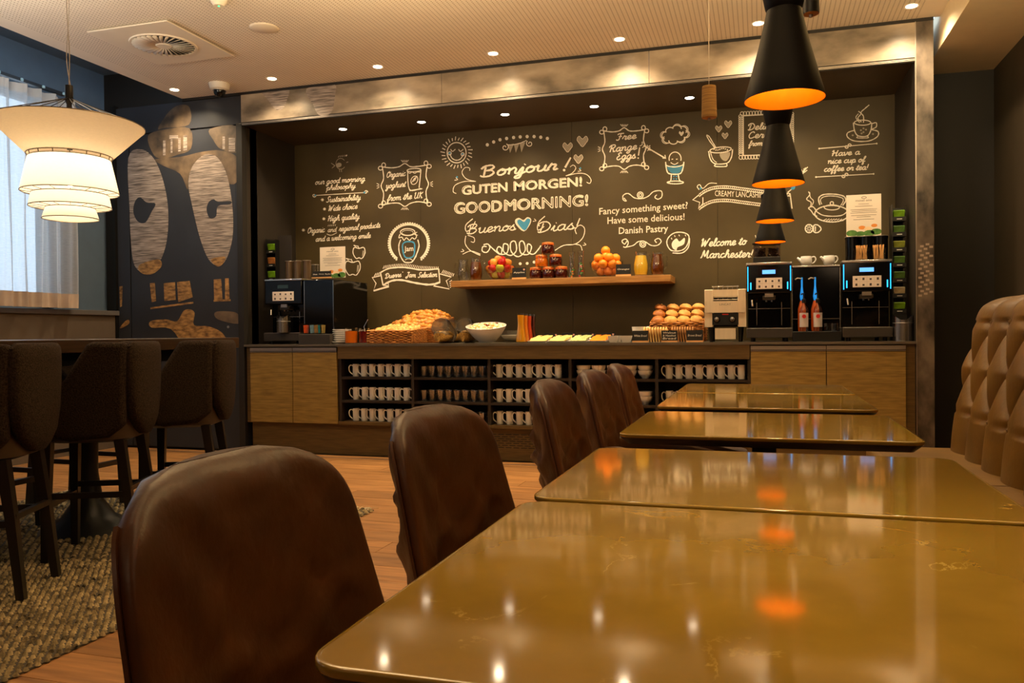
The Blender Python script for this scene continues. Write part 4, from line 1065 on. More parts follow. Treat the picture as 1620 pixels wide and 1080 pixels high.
# canisters and stirrer jars on the right machine
zR = ZT+hR
for px, nm in ((1349, 'left'), (1371, 'middle'), (1394, 'right')):
    canister(X_(px, 6.38), 6.38, zR+.001, .050, .185, m_gloss, 'tall black canister behind the stirrers, %s one' % nm)
m_stick = M('wooden_stirrer', C(226, 170, 104), .6, var=.15, scale=30)
for px, nm in ((1363, 'left'), (1391, 'right')):
    t = E('stirrer_jar', (X_(px, 6.24), 6.24, zR+.001), 'clear jar packed with wooden stirrers, %s one' % nm, 'jar')
    MB().lathe([(0, 0), (.050, 0), (.054, .004), (.058, .085), (.055, .085), (.051, .008), (0, .006)], 4).build('jar', m_acr, t).rotation_euler.z = pi/4
    r2 = random.Random(px)
    for k in range(20):
        x_ = r2.uniform(-.032, .032); y_ = r2.uniform(-.028, .028)
        MB().boxc(x_+r2.uniform(-.004, .004), y_, .058, .0055, .002, .098, Matrix.Rotation(r2.uniform(-.14, .14), 3, 'Y') @ Matrix.Rotation(r2.uniform(-.1, .1), 3, 'X')).build('stirrer', m_stick, t, smooth=False)

# ------------------------------------------------------------------ wall shelf and what stands on it
SY = 6.56; sx0, sx1 = X_(713, SY, 450), X_(1061, SY, 440); sz = Z_(880, 439.5, SY)
m_shelfoak = M('oak_shelf', C(176, 126, 66), .4, c2=C(138, 94, 46), scale=3, stretch=(2, 2, 30), detail=6, world=True)
ws = box('wall_shelf', m_shelfoak, sx0, sx1, SY, YB-.001, sz-.052, sz, bevel=.002); tag(ws, 'thick floating oak shelf on the chalkboard wall', 'shelf')
SZ = sz+.001
m_juice_o = M('orange_juice', C(255, 176, 20), .3, var=.04, sub=.2); m_juice_y = M('yellow_juice', C(255, 204, 60), .3, var=.04); m_juice_r = M('blood_orange_juice', C(214, 66, 16), .3); m_juice_d = M('dark_berry_juice', C(70, 18, 10), .25)
m_tea = M('brown_drink', C(104, 54, 16), .1, var=.25, scale=30, sub=.3); m_water = M('water', (.96, .98, 1), .02, tr=1, ior=1.33, var=0)
def jug(px, Y, z, h, r, lab, fill, side=1, lv=.8):
    t = E('glass_jug', (X_(px, Y, 430), Y, z), lab, 'jug')
    pr_ = [(0, 0), (r*.82, 0), (r*.86, .004), (r, h*.28), (r*.98, h*.5), (r*.78, h*.78), (r*.74, h*.86), (r*.82, h)]
    MB().lathe(pr_+[(r*.79, h), (r*.71, h*.86), (r*.75, h*.78), (r*.94, h*.5), (r*.96, h*.28), (r*.82, .010), (0, .009)], 28).build('vessel', m_glass, t)
    if fill:
        MB().lathe([(0, .011), (r*.80, .012), (r*.94, h*.28), (r*.92, h*.5), (r*.74, h*.76), (r*.70, h*lv), (0, h*lv)], 28).build('drink', fill, t)
    s = side
    MB().tube(smoothpts([(s*r*.76, 0, h*.84), (s*r*1.25, 0, h*.86), (s*r*1.42, 0, h*.62), (s*r*1.30, 0, h*.36), (s*r*.97, 0, h*.28)], 6), .006, 8).build('handle', m_glass, t)
jug(733, 6.72, SZ, .195, .054, 'clear empty glass jug at the left end of the shelf', None, -1)
jug(753, 6.66, SZ, .200, .056, 'glass jug of brown drink beside the empty jug', m_tea, 1)
jug(1014, 6.68, SZ, .200, .060, 'glass jug of bright orange juice on the shelf', m_juice_y, 1, .84)
jug(1040, 6.70, SZ, .195, .055, 'dark brown drink in a glass jug at the right shelf end', m_tea, 1, .9)
def bowlglass(px, Y, z, r, h, lab):
    t = E('glass_bowl', (X_(px, Y, 430), Y, z), lab, 'bowl')
    MB().lathe([(0, 0), (r*.48, 0), (r*.52, .006), (r*.78, h*.35), (r*.95, h*.7), (r, h), (r*.97, h), (r*.91, h*.7), (r*.74, h*.38), (r*.45, .014), (0, .012)], 36).build('bowl', m_glass, t)
    return t
def fruitpile(t, lay, r, mats, nm, labf, group, stem):
    k = 0; first = {}
    for ring_n, rad, z, a0 in lay:
        for i in range(ring_n):
            a = 2*pi*i/ring_n+a0; x, y = rad*cos(a), rad*sin(a); k += 1
            mt, cn_ = mats[k % len(mats)]
            o = E(nm, (t.location.x+x, t.location.y+y, t.location.z+z), labf(k, cn_, ring_n, z), nm, group)
            if nm == 'apple': pr_ = [(0, -.78), (.25, -.9), (.6, -.78), (.93, -.2), (1, .25), (.82, .74), (.45, .92), (.15, .8), (0, .66)]
            else: pr_ = [(.0, -.98), (.3, -.95), (.75, -.65), (.98, -.15), (.98, .2), (.72, .69), (.3, .94), (0, .97)]
            MB().lathe([(q*r, w_*r) for q, w_ in pr_], 18).build('flesh', mt, o)
            if stem: MB().tube([(0, 0, r*.68), (.003, 0, r*1.15)], .0018, 5).build('stem', m_darkwood, o)
            else: MB().lathe([(0, .965*r), (.12*r, .96*r), (.14*r, .94*r)], 8).build('navel', M('green_navel', C(110, 110, 40), .6), o)
            o.rotation_euler = (random.uniform(-.5, .5), random.uniform(-.5, .5), random.uniform(0, 3))
m_red_a = M('red_apple', C(196, 30, 24), .2, c2=C(130, 14, 16), scale=14); m_grn_a = M('green_apple', C(210, 200, 70), .25, c2=C(160, 170, 50), scale=14); m_mix_a = M('blush_apple', C(224, 160, 60), .25, c2=C(190, 60, 30), scale=16)
ordl = lambda k: ORD[k] if k < len(ORD) else 'last'
bw1 = bowlglass(791, 6.72, SZ, .135, .125, 'clear glass bowl heaped with red and green apples')
fruitpile(bw1, [(6, .052, .050, 0), (8, .088, .098, .3), (6, .070, .150, 0), (1, .0, .100, 0), (2, .02, .178, .9)], .036, [(m_red_a, 'red'), (m_grn_a, 'green'), (m_red_a, 'red'), (m_mix_a, 'blushed')], 'apple',
          lambda k, c, n, z: '%s apple in the glass bowl, %s of the %s layer' % (c, ordl(k % 9+1), 'bottom' if z < .07 else 'rim' if z < .12 else 'upper' if z < .17 else 'topmost'), 'apples in the glass bowl', True)
m_orange = M('orange_peel', C(255, 150, 30), .4, c2=C(246, 128, 14), scale=8, bump=.06, bscale=120)
bw2 = bowlglass(959, 6.70, SZ, .140, .130, 'clear glass bowl heaped with oranges on the shelf')
fruitpile(bw2, [(5, .050, .052, .2), (7, .090, .104, .1), (5, .078, .158, .2), (1, 0, .110, 0), (1, .0, .172, .9), (1, .012, .222, 2)], .0385, [(m_orange, 'bright')], 'orange',
          lambda k, c, n, z: 'bright orange in the glass bowl, %s of the %s layer' % (ordl(k % 13+1), 'bottom' if z < .07 else 'rim' if z < .13 else 'upper' if z < .2 else 'topmost'), 'oranges in the glass bowl', False)
sign(X_(821, SY+.03, 430), SY+.035, SZ, .12, .082, 'Apples', 'black card reading Apples before the apple bowl', True)
sign(X_(986, SY+.03, 430), SY+.035, SZ, .12, .082, 'Oranges', 'black card reading Oranges before the orange bowl')
m_jam = M('dark_jam', C(60, 16, 8), .12, var=.3, scale=30, coat=.6); m_honey = M('amber_jam', C(190, 96, 16), .12, var=.2, scale=30, coat=.6); m_lid = M('orange_jar_lid', C(214, 128, 60), .3, var=.1, coat=.5)
def jamjar(px, Y, z, fill, lab, s=1):
    t = E('preserving_jar', (X_(px, Y, 420), Y, z), lab, 'jar', 'stacked jam jars')
    MB().lathe([(0, 0), (.050*s, 0), (.054*s, .006), (.056*s, .045*s), (.052*s, .064*s), (.046*s, .068*s), (.046*s, .076*s), (0, .076*s)], 26).build('jam', fill, t)
    MB().lathe([(.0475*s, .074*s), (.052*s, .075*s), (.053*s, .080*s), (.048*s, .082*s)], 26).build('seal_ring', M('rubber_ring', C(236, 110, 40), .5), t)
    MB().lathe([(.047*s, .083*s), (.051*s, .085*s), (.050*s, .095*s), (.030*s, .100*s), (0, .101*s)], 26).build('lid', m_lid, t)
    MB().tube(smoothpts([(-.012, -.053*s, .088*s), (-.012, -.060*s, .060*s), (0, -.062*s, .048*s), (.012, -.060*s, .060*s), (.012, -.053*s, .088*s)], 4), .0018, 6).build('clasp', m_steel, t)
    MB().tube(ring3(.0495*s, .079*s), .0016, 5).build('wire_band', m_steel, t)
def ring3(r, z, n=20): return [(r*cos(2*pi*i/n), r*sin(2*pi*i/n), z) for i in range(n+1)]
for px, z, f_, nm, yy in ((848, 0, m_jam, 'bottom left', 6.64), (868, 0, m_jam, 'bottom middle', 6.64), (888, 0, m_jam, 'bottom right', 6.64), (857, .1025, m_honey, 'middle left, amber', 6.645), (879, .1025, m_jam, 'middle right, dark', 6.645), (867, .205, m_jam, 'topmost', 6.645)):
    jamjar(px, yy, SZ+z, f_, 'clasped jam jar in the pyramid on the shelf, %s' % nm)
m_leaf = M('mint_leaf', C(70, 130, 40), .5, var=.2); m_berry = M('red_berry', C(210, 50, 20), .4)
def carafe(px, Y, z, h, r, fill, lab, cat='carafe', infus=0, pyy=430, lv=.88):
    t = E('glass_carafe', (X_(px, Y, pyy), Y, z), lab, cat)
    ol = [(r, 0), (r, h*.10), (r*.72, h*.45), (r*.62, h*.62), (r*.72, h*.85), (r*.86, h)]
    MB().lathe([(0, 0)]+ol+[(r*.80, h), (r*.66, h*.85), (r*.56, h*.62), (r*.66, h*.45), (r*.92, h*.12), (r*.92, .008), (0, .008)], 24).build('vessel', m_glass, t)
    if fill: MB().lathe([(0, .009), (r*.91, .009), (r*.91, h*.12), (r*.65, h*.45), (r*.55, h*.62), (r*.62, h*lv), (0, h*lv)], 24).build('drink', fill, t)
    r2 = random.Random(px)
    if infus:
        for k in range(9):
            a = r2.uniform(0, 6); q = r2.uniform(0, r*.5); z_ = h*(.06+.06*k*infus/2)
            if k % 3: MB().boxc(0, 0, 0, .022, .004, .016).build('leaf', m_leaf, t, bevel=.002).matrix_local = Matrix.Translation((q*cos(a), q*sin(a), z_)) @ Matrix.Rotation(r2.uniform(0, 3), 4, 'Z') @ Matrix.Rotation(r2.uniform(0, 1.4), 4, 'X')
            else: MB().lathe([(0, -.009), (.008, -.005), (.009, .003), (0, .009)], 10, q*cos(a), q*sin(a), z_).build('berry' if infus > 1 else 'orange_slice', m_berry if infus > 1 else m_orange, t)
    return t
carafe(905, 6.62, SZ, .215, .033, None, 'carafe of water with orange slice and mint on the shelf', infus=1)
carafe(919, 6.62, SZ, .220, .036, None, 'carafe of water with mint and red berries on the shelf', infus=2)

# ------------------------------------------------------------------ food on the worktop
WZ = ZT+.001
pt = E('side_plate', (X_(533, 6.17), 6.20, WZ), 'x', 'plate', 'stack of white plates')
MB().lathe([(0, 0), (.045, 0), (.048, .004), (.066, .010), (.078, .017), (.077, .0195), (.064, .013), (.044, .008), (0, .007)], 32).build('plate', m_white, pt)
pt.location.x = X_(538, 6.2)-.02; pt.location.z = WZ
pt['label'] = 'white side plate at the bottom of the stack, pushed left'
for k in range(6): clone(pt, (X_(538, 6.22), 6.25, WZ+.020+.0165*k if k else WZ+.020), 'white side plate in the stack beside the jam jars, %s from the bottom' % ORD[k+2])
pt.location = (X_(533, 6.2), 6.235, WZ)
def tumblerjar(px, Y, r, h, fill, lab, spoon):
    t = E('jam_glass', (X_(px, Y), Y, WZ), lab, 'jar')
    MB().lathe([(0, 0), (r*.92, 0), (r, .005), (r, h), (r*.95, h), (r*.95, .007), (0, .006)], 26).build('glass', m_glass, t)
    MB().lathe([(0, .007), (r*.94, .008), (r*.94, h*.78), (0, h*.80)], 26).build('jam', fill, t)
    lettering('Jam', m_chalk, t, 0, h*.86, r*1.1, h*.16, y=-r-.001, shear=.3)
    if spoon: MB().tube([(r*.4, 0, h*.5), (-r*.2, .02, h*1.1), (r*.5, .03, h*1.55)], .003, 6).build('spoon', m_steel, t)
tumblerjar(556, 6.17, .055, .135, M('apricot_jam', C(250, 120, 14), .25, var=.08, coat=.5), 'wide glass jar of orange jam beside the plates', 0)
tumblerjar(576, 6.19, .045, .130, M('red_jam', C(120, 10, 8), .2, var=.1, coat=.5), 'glass jar of dark red jam with a spoon beside the basket', 1)

m_wick = M('wicker', C(226, 150, 70), .5, c2=C(112, 62, 22), scale=34, stretch=(1, 1, 3), bump=.2, bscale=80)
def basket(name_label, x0, x1, y0, y1, h0, h1, rows):
    """woven basket: front height h0, back height h1"""
    t = E('wicker_basket', ((x0+x1)/2, (y0+y1)/2, WZ), name_label, 'basket'); a, b = (x1-x0)/2, (y1-y0)/2
    box('base', m_wick, -a, a, -b, b, 0, .006, t)
    def per(n, e):   # points round the rectangle
        out = []
        for i in range(n):
            u = i/n*4
            if u < 1: out.append((-a+2*a*u, -b))
            elif u < 2: out.append((a, -b+2*b*(u-1)))
            elif u < 3: out.append((a-2*a*(u-2), b))
            else: out.append((-a, b-2*b*(u-3)))
        return out
    P4 = per(96, 0)
    mb = MB()
    for r in range(rows):
        pts = []
        for i, (x, y) in enumerate(P4+P4[:1]):
            hh_ = h0+(h1-h0)*(y+b)/(2*b); off = .0065*(1 if (i//2+r) % 2 else -1)
            nx, ny = (0, -1) if abs(y+b) < 1e-6 else (0, 1) if abs(y-b) < 1e-6 else (1, 0) if x > 0 else (-1, 0)
            pts.append((x+nx*off, y+ny*off, .006+(hh_-.01)*(r+.5)/rows))
        mb.tube(pts, .0048, 5, False)
    o = mb.build('weave', m_wick, t); o['kind'] = 'stuff'
    pts = [(x, y, h0+(h1-h0)*(y+b)/(2*b)) for x, y in P4+P4[:1]]
    MB().tube(pts, .007, 6, False).build('rim', m_wick, t)
    stk = MB()
    for i in range(0, 96, 4):
        x, y = P4[i]; stk.tube([(x, y, 0), (x, y, h0+(h1-h0)*(y+b)/(2*b))], .0035, 5)
    o = stk.build('stakes', m_wick, t); o['kind'] = 'stuff'
    return t
bx0, bx1 = X_(581, 6.17), X_(652, 6.17)
bk1 = basket('low wicker basket of small pastries at the front of the counter', bx0, bx1+.0, 6.17, 6.47, .105, .125, 9)
bk2 = basket('deep wicker basket behind, heaped with croissants', bx0+.04, bx1+.10, 6.49, 6.86, .13, .22, 14)
m_crois = M('croissant_crust', C(238, 164, 70), .35, c2=C(140, 70, 18), scale=16, bump=.2, bscale=60)
m_past = M('pale_pastry', C(240, 206, 130), .5, c2=C(206, 140, 60), scale=30)
cr = E('croissant', (0, 0, 0), 'x', 'croissant', 'croissants heaped in the wicker basket')
rings = []
for i in range(25):
    u = -1+2*i/24; a = u*1.25; R_ = .060
    cx, cy = R_*sin(a)*1.25, R_*(1-cos(a))*1.1
    r_ = .028*(1-abs(u)**2.2)*(1-.30*abs(sin(u*pi*3.2)))+.004
    tx, ty = cos(a), sin(a)
    rings.append([(cx-ty*r_*cos(t), cy+tx*r_*cos(t), .0+r_*.92*sin(t)) for t in [2*pi*k/12 for k in range(12)]])
MB().loft(rings).build('crust', m_crois, cr, ang=70)
usedc = [False]; r2 = random.Random(4); cnt = 0
for row in range(5):
    for i in range(6):
        u = (i+.5*(row % 2)+.25)/6.4; v = row/4
        x = bx0+.05+u*(bx1+.07-bx0-.02); y = 6.515+v*.32; z = WZ+.125+.10*v+.050*sin(pi*min(1, u*1.02))*(.6+.4*v)+r2.uniform(-.006, .006)
        o = put(cr, usedc, (x, y, z), 'golden croissant in the heap, %s row from the front, %s from the left' % (ORD[row+1], ORD[i+1]), 'croissants heaped in the wicker basket', r2.uniform(0, 6.2))
        o.rotation_euler = (r2.uniform(-.7, -.2), r2.uniform(-.3, .3), r2.uniform(-.7, .7))
pa = E('small_pastry', (0, 0, 0), 'x', 'pastry', 'small pastries in the front basket')
MB().lathe([(0, -.012), (.024, -.012), (.030, .0), (.026, .012), (.012, .017), (0, .014)], 14).build('dough', m_past, pa)
MB().lathe([(0, .018), (.008, .017), (.010, .013)], 8).build('topping', M('brown_filling', C(120, 60, 24), .4), pa)
usedp = [False]
for row in range(5):
    for i in range(7):
        x = bx0+.03+(i+.4*(row % 2))*(bx1-bx0-.05)/7+.005; y = 6.20+row*.058; z = WZ+.095+.016*row*.6+.012*sin(pi*i/6)+r2.uniform(-.003, .004)
        o = put(pa, usedp, (x, y, z), 'small pale pastry in the front basket, %s row, %s from the left' % (ORD[row+1], ORD[i+1]), 'small pastries in the front basket', r2.uniform(0, 6))
        o.rotation_euler.x = r2.uniform(-.7, .3); o.rotation_euler.y = r2.uniform(-.5, .5)
for px, Y, ls, lb in ((603, 6.62, ['Pains & Chocs'], 0), (618, 6.60, ['Croissants'], 1)): pass
# cereal jars lying tilted
m_cereal = M('muesli', C(206, 156, 70), .8, c2=C(120, 78, 28), scale=110, bump=.6, bscale=130)
def cereal(px, Y, lab, r=.068, cap=1):
    t = E('cereal_jar', (X_(px, Y), Y, WZ), lab, 'jar')
    tl_ = Matrix.Translation((0, .03, .10)) @ Matrix.Rotation(radians(62), 4, 'X')
    q = MB().lathe([(0, -.10), (r*.86, -.10), (r, -.085), (r, .06), (r*.84, .085), (r*.80, .10), (r*.76, .10), (r*.80, .083), (r*.96, .058), (r*.96, -.083), (r*.82, -.096), (0, -.096)], 30).build('glass', m_tumbler, t); q.matrix_local = tl_
    q = MB().lathe([(r*.82, .10), (r*.90, .104), (r*.88, .116), (r*.4, .122), (0, .122)], 26).build('lid', m_acr, t); q.matrix_local = tl_
    q = MB().lathe([(0, -.03), (.014, -.03), (.016, .01), (0, .01)], 12).build('lid_knob', m_acr, t); q.matrix_local = tl_ @ Matrix.Translation((0, 0, .140))
    # cereal settles level in the lower half
    rg = []
    for i in range(13):
        v = -1+2*i/12
        rg.append([(r*.92*c_*sqrt(max(0, 1-(v*.98)**2)), .03+v*.115, .012+.0*v+(.045*(1+s_))) for c_, s_ in [(cos(2*pi*k/14), sin(2*pi*k/14)) for k in range(14)]])
    MB().loft(rg).build('cereal', m_cereal, t)
    return t
cereal(700, 6.22, 'tilted glass jar of golden muesli beside the baskets, left one', .085)
cereal(738, 6.30, 'tilted glass jar of muesli partly behind the white bowl', .080)
cereal(716, 6.52, 'tilted glass jar of muesli at the back of the counter', .075)
# white bowl tilted forward with fruit salad
fb = E('serving_bowl', (X_(769, 6.22), 6.25, WZ), 'large white oval bowl of diced cheese and fruit tilted forward', 'bowl')
MB().lathe([(0, 0), (.07, 0), (.075, .006), (.12, .05), (.158, .105), (.168, .128), (.163, .130), (.150, .108), (.11, .056), (0, .030)], 40).build('bowl', m_white, fb)
fb.scale = (1, .75, 1); fb.rotation_euler.x = radians(14); fb.location.z = WZ+.014
m_cube = [M('pale_cheese_dice', C(250, 232, 190), .5), M('peach_dice', C(250, 190, 110), .5), M('cream_dice', C(255, 240, 210), .5)]
mb = [MB(), MB(), MB()]; r2 = random.Random(9)
for k in range(210):
    a = r2.uniform(0, 6.28); q = sqrt(r2.random())*.138; z_ = .112+.020*(1-q/.138)+r2.uniform(-.008, .010)
    mb[k % 3].boxc(q*cos(a), q*sin(a), z_, .020, .018, .016, Matrix.Rotation(r2.uniform(0, 3), 3, 'Z') @ Matrix.Rotation(r2.uniform(0, 1), 3, 'X'))
for i in range(3): tag(mb[i].build('diced_food', m_cube[i], fb, bevel=.002), kind='stuff')
for k in range(9):
    a = r2.uniform(0, 6.28); q = r2.uniform(0, .1)
    MB().lathe([(0, -.009), (.008, 0), (0, .009)], 8, q*cos(a), q*sin(a), .140).build('olive', M('dark_olive', C(110, 30, 14), .3), fb)
mkb = bowlglass(812, 6.55, WZ, .13, .10, 'glass bowl of white yoghurt behind the juice carafes')
MB().lathe([(0, .012), (.055, .014), (.09, .035), (.108, .06), (0, .062)], 30).build('yoghurt', M('yoghurt', C(245, 236, 210), .5), mkb)
for k, (f_, nm) in enumerate(((m_juice_o, 'orange'), (M('peach_juice', C(255, 140, 20), .3), 'peach'), (m_juice_r, 'red'), (m_juice_d, 'dark berry'))):
    carafe(824+k*6.0, 6.18+.105*k, WZ, .235-.002*k, .040, f_, 'slim carafe of %s juice in the row of four' % nm, pyy=520, lv=.93)
# cold cuts: trays, tongs, cards
m_cheese = M('cheese_slice', C(246, 214, 130), .5, var=.06); m_ham = M('orange_cheese', C(246, 140, 34), .45, var=.12); m_herb = M('herbed_cheese', C(226, 220, 160), .5, c2=C(130, 150, 70), scale=70)
for k, (mm, nm) in enumerate(((m_cheese, 'pale cheese'), (m_cheese, 'yellow cheese'), (m_herb, 'herbed cheese'), (m_ham, 'orange cheese'))):
    xa_, xb_ = X_(834+31.6*k, 6.15), X_(834+31.6*(k+1)-1.5, 6.15)
    t = E('serving_tray', ((xa_+xb_)/2, 6.30, WZ), 'white serving tray of %s slices' % (nm if k else 'pale cream cheese'), 'tray', 'serving trays of cheese'); hw = (xb_-xa_)/2
    MB().add([(-hw, -.15, .014), (hw, -.15, .014), (hw, .15, .034), (-hw, .15, .034), (-hw+.008, -.135, 0), (hw-.008, -.135, 0), (hw-.008, .14, 0), (-hw+.008, .14, 0), (-hw+.01, -.14, .010), (hw-.01, -.14, .010), (hw-.01, .14, .028), (-hw+.01, .14, .028)],
             [(0, 4, 5, 1), (1, 5, 6, 2), (2, 6, 7, 3), (3, 7, 4, 0), (4, 7, 6, 5), (0, 1, 9, 8), (1, 2, 10, 9), (2, 3, 11, 10), (3, 0, 8, 11), (8, 9, 10, 11)]).build('tray', m_white, t, smooth=False)
    for i in range(9):
        q = MB().boxc(0, 0, 0, hw*1.6, .075, .004, Matrix.Rotation(.28, 3, 'X')).build('slice', mm, t, smooth=False); q.location = (r2.uniform(-.006, .006), -.10+.024*i, .024+.0026*i); q.rotation_euler.z = r2.uniform(-.12, .12)
    MB().tube(smoothpts([(hw*.3, -.12, .050), (hw*.5, -.05, .058), (hw*.6, .03, .062), (hw*.45, .06, .060), (hw*.2, -.02, .056)], 4), .0025, 6).build('tongs', m_steel, t)
for k, px in enumerate((872, 900, 930, 962)):
    sign(X_(px, 6.56), 6.56+.001*k, WZ, .115, .075, '', 'black food card with a rose heart behind the trays, %s from the left' % ORD[k+1], True, wood=False)
def sbowl(px, Y, lab):
    t = E('sauce_bowl', (X_(px, Y), Y, WZ), lab, 'bowl')
    MB().lathe([(0, 0), (.038, 0), (.042, .006), (.057, .050), (.054, .050), (.040, .012), (0, .009)], 4).build('bowl', m_white, t, ang=20).rotation_euler.z = pi/4
sbowl(971, 6.15, 'small square white bowl right of the cheese trays'); sbowl(991, 6.15, 'second small square white bowl before the white jug')
sbowl(975, 6.28, 'small square white bowl in the back row')
cj = E('cream_jug', (X_(1011, 6.32), 6.32, WZ), 'white ceramic cream jug behind the first bread card', 'jug')
MB().lathe([(0, 0), (.04, 0), (.046, .01), (.05, .07), (.055, .118), (.052, .118), (.046, .07), (0, .012)], 28).build('body', m_white, cj)
MB().tube(smoothpts([(.05, 0, .108), (.075, 0, .112), (.082, 0, .08), (.066, 0, .04), (.046, 0, .035)], 5), .006, 8).build('handle', m_white, cj)
m_crumb = M('white_bread', C(238, 200, 130), .8, c2=C(206, 160, 90), scale=60); m_crumbb = M('brown_bread', C(196, 140, 80), .8, c2=C(130, 84, 40), scale=70)
def loaf(px, Y, mm, lab, w_=.165, n=9):
    t = E('sliced_loaf', (X_(px, Y), Y, WZ), lab, 'bread', rz=.0)
    pr_ = [(-.5, .0), (.5, 0), (.5, .45), (.56, .62), (.52, .84), (.3, .97), (0, 1), (-.3, .97), (-.52, .84), (-.56, .62), (-.5, .45)]
    for i in range(n):
        MB().prism([(a*.10, b*.115) for a, b in pr_], -.0045, .0045, 'x').build('slice', mm, t, bevel=.002).matrix_local = Matrix.Translation((-w_/2+i*w_/(n-1), 0, 0)) @ Matrix.Rotation(-.12, 4, 'Y')
loaf(1040, 6.27, m_crumb, 'sliced white loaf between the first two bread cards')
loaf(1083, 6.27, m_crumbb, 'sliced brown seeded loaf between the bread cards', .15)
sign(X_(1013, 6.12), 6.125, WZ, .118, .075, 'White Bread', 'black card on wood reading White Bread', block=.012)
sign(X_(1059, 6.12), 6.125, WZ, .118, .075, '', 'black card on wood reading Walnut and Hazelnut Bread', lines=['Walnut', '& Hazelnut', 'Bread'], block=.012)
sign(X_(1099, 6.12), 6.125, WZ, .118, .075, 'Brown Bread', 'black card on wood reading Brown Bread', block=.012)
rx0, rx1 = X_(1030, 6.50), X_(1114, 6.50)
rb = basket('wicker basket of bread rolls beside the toaster', rx0, rx1, 6.46, 6.80, .145, .215, 10)
for mm, nm in ((M('white_roll', C(232, 178, 100), .55, c2=C(196, 132, 60), scale=20), 'pale'),): m_roll = mm
m_roll2 = M('dark_roll', C(190, 116, 46), .5, c2=C(140, 78, 24), scale=20)
for row in range(3):
    for i in range(4):
        t = E('bread_roll', (rx0+.055+i*(rx1-rx0-.11)/3, 6.50+row*.095, WZ+.165+.050*row), 'round bread roll in the basket, %s row from the front, %s from the left' % (ORD[row+1], ORD[i+1]), 'bread roll', 'bread rolls in the basket')
        MB().lathe([(0, -.024), (.035, -.022), (.052, -.004), (.048, .016), (.030, .031), (0, .036)], 20).build('crust', m_roll2 if i == 0 else m_roll, t)
        MB().tube([(-.03, 0, .028), (0, 0, .037), (.03, 0, .028)], .0035, 5).build('score', m_crumb, t); t.rotation_euler = (.25, 0, .3*i+row)

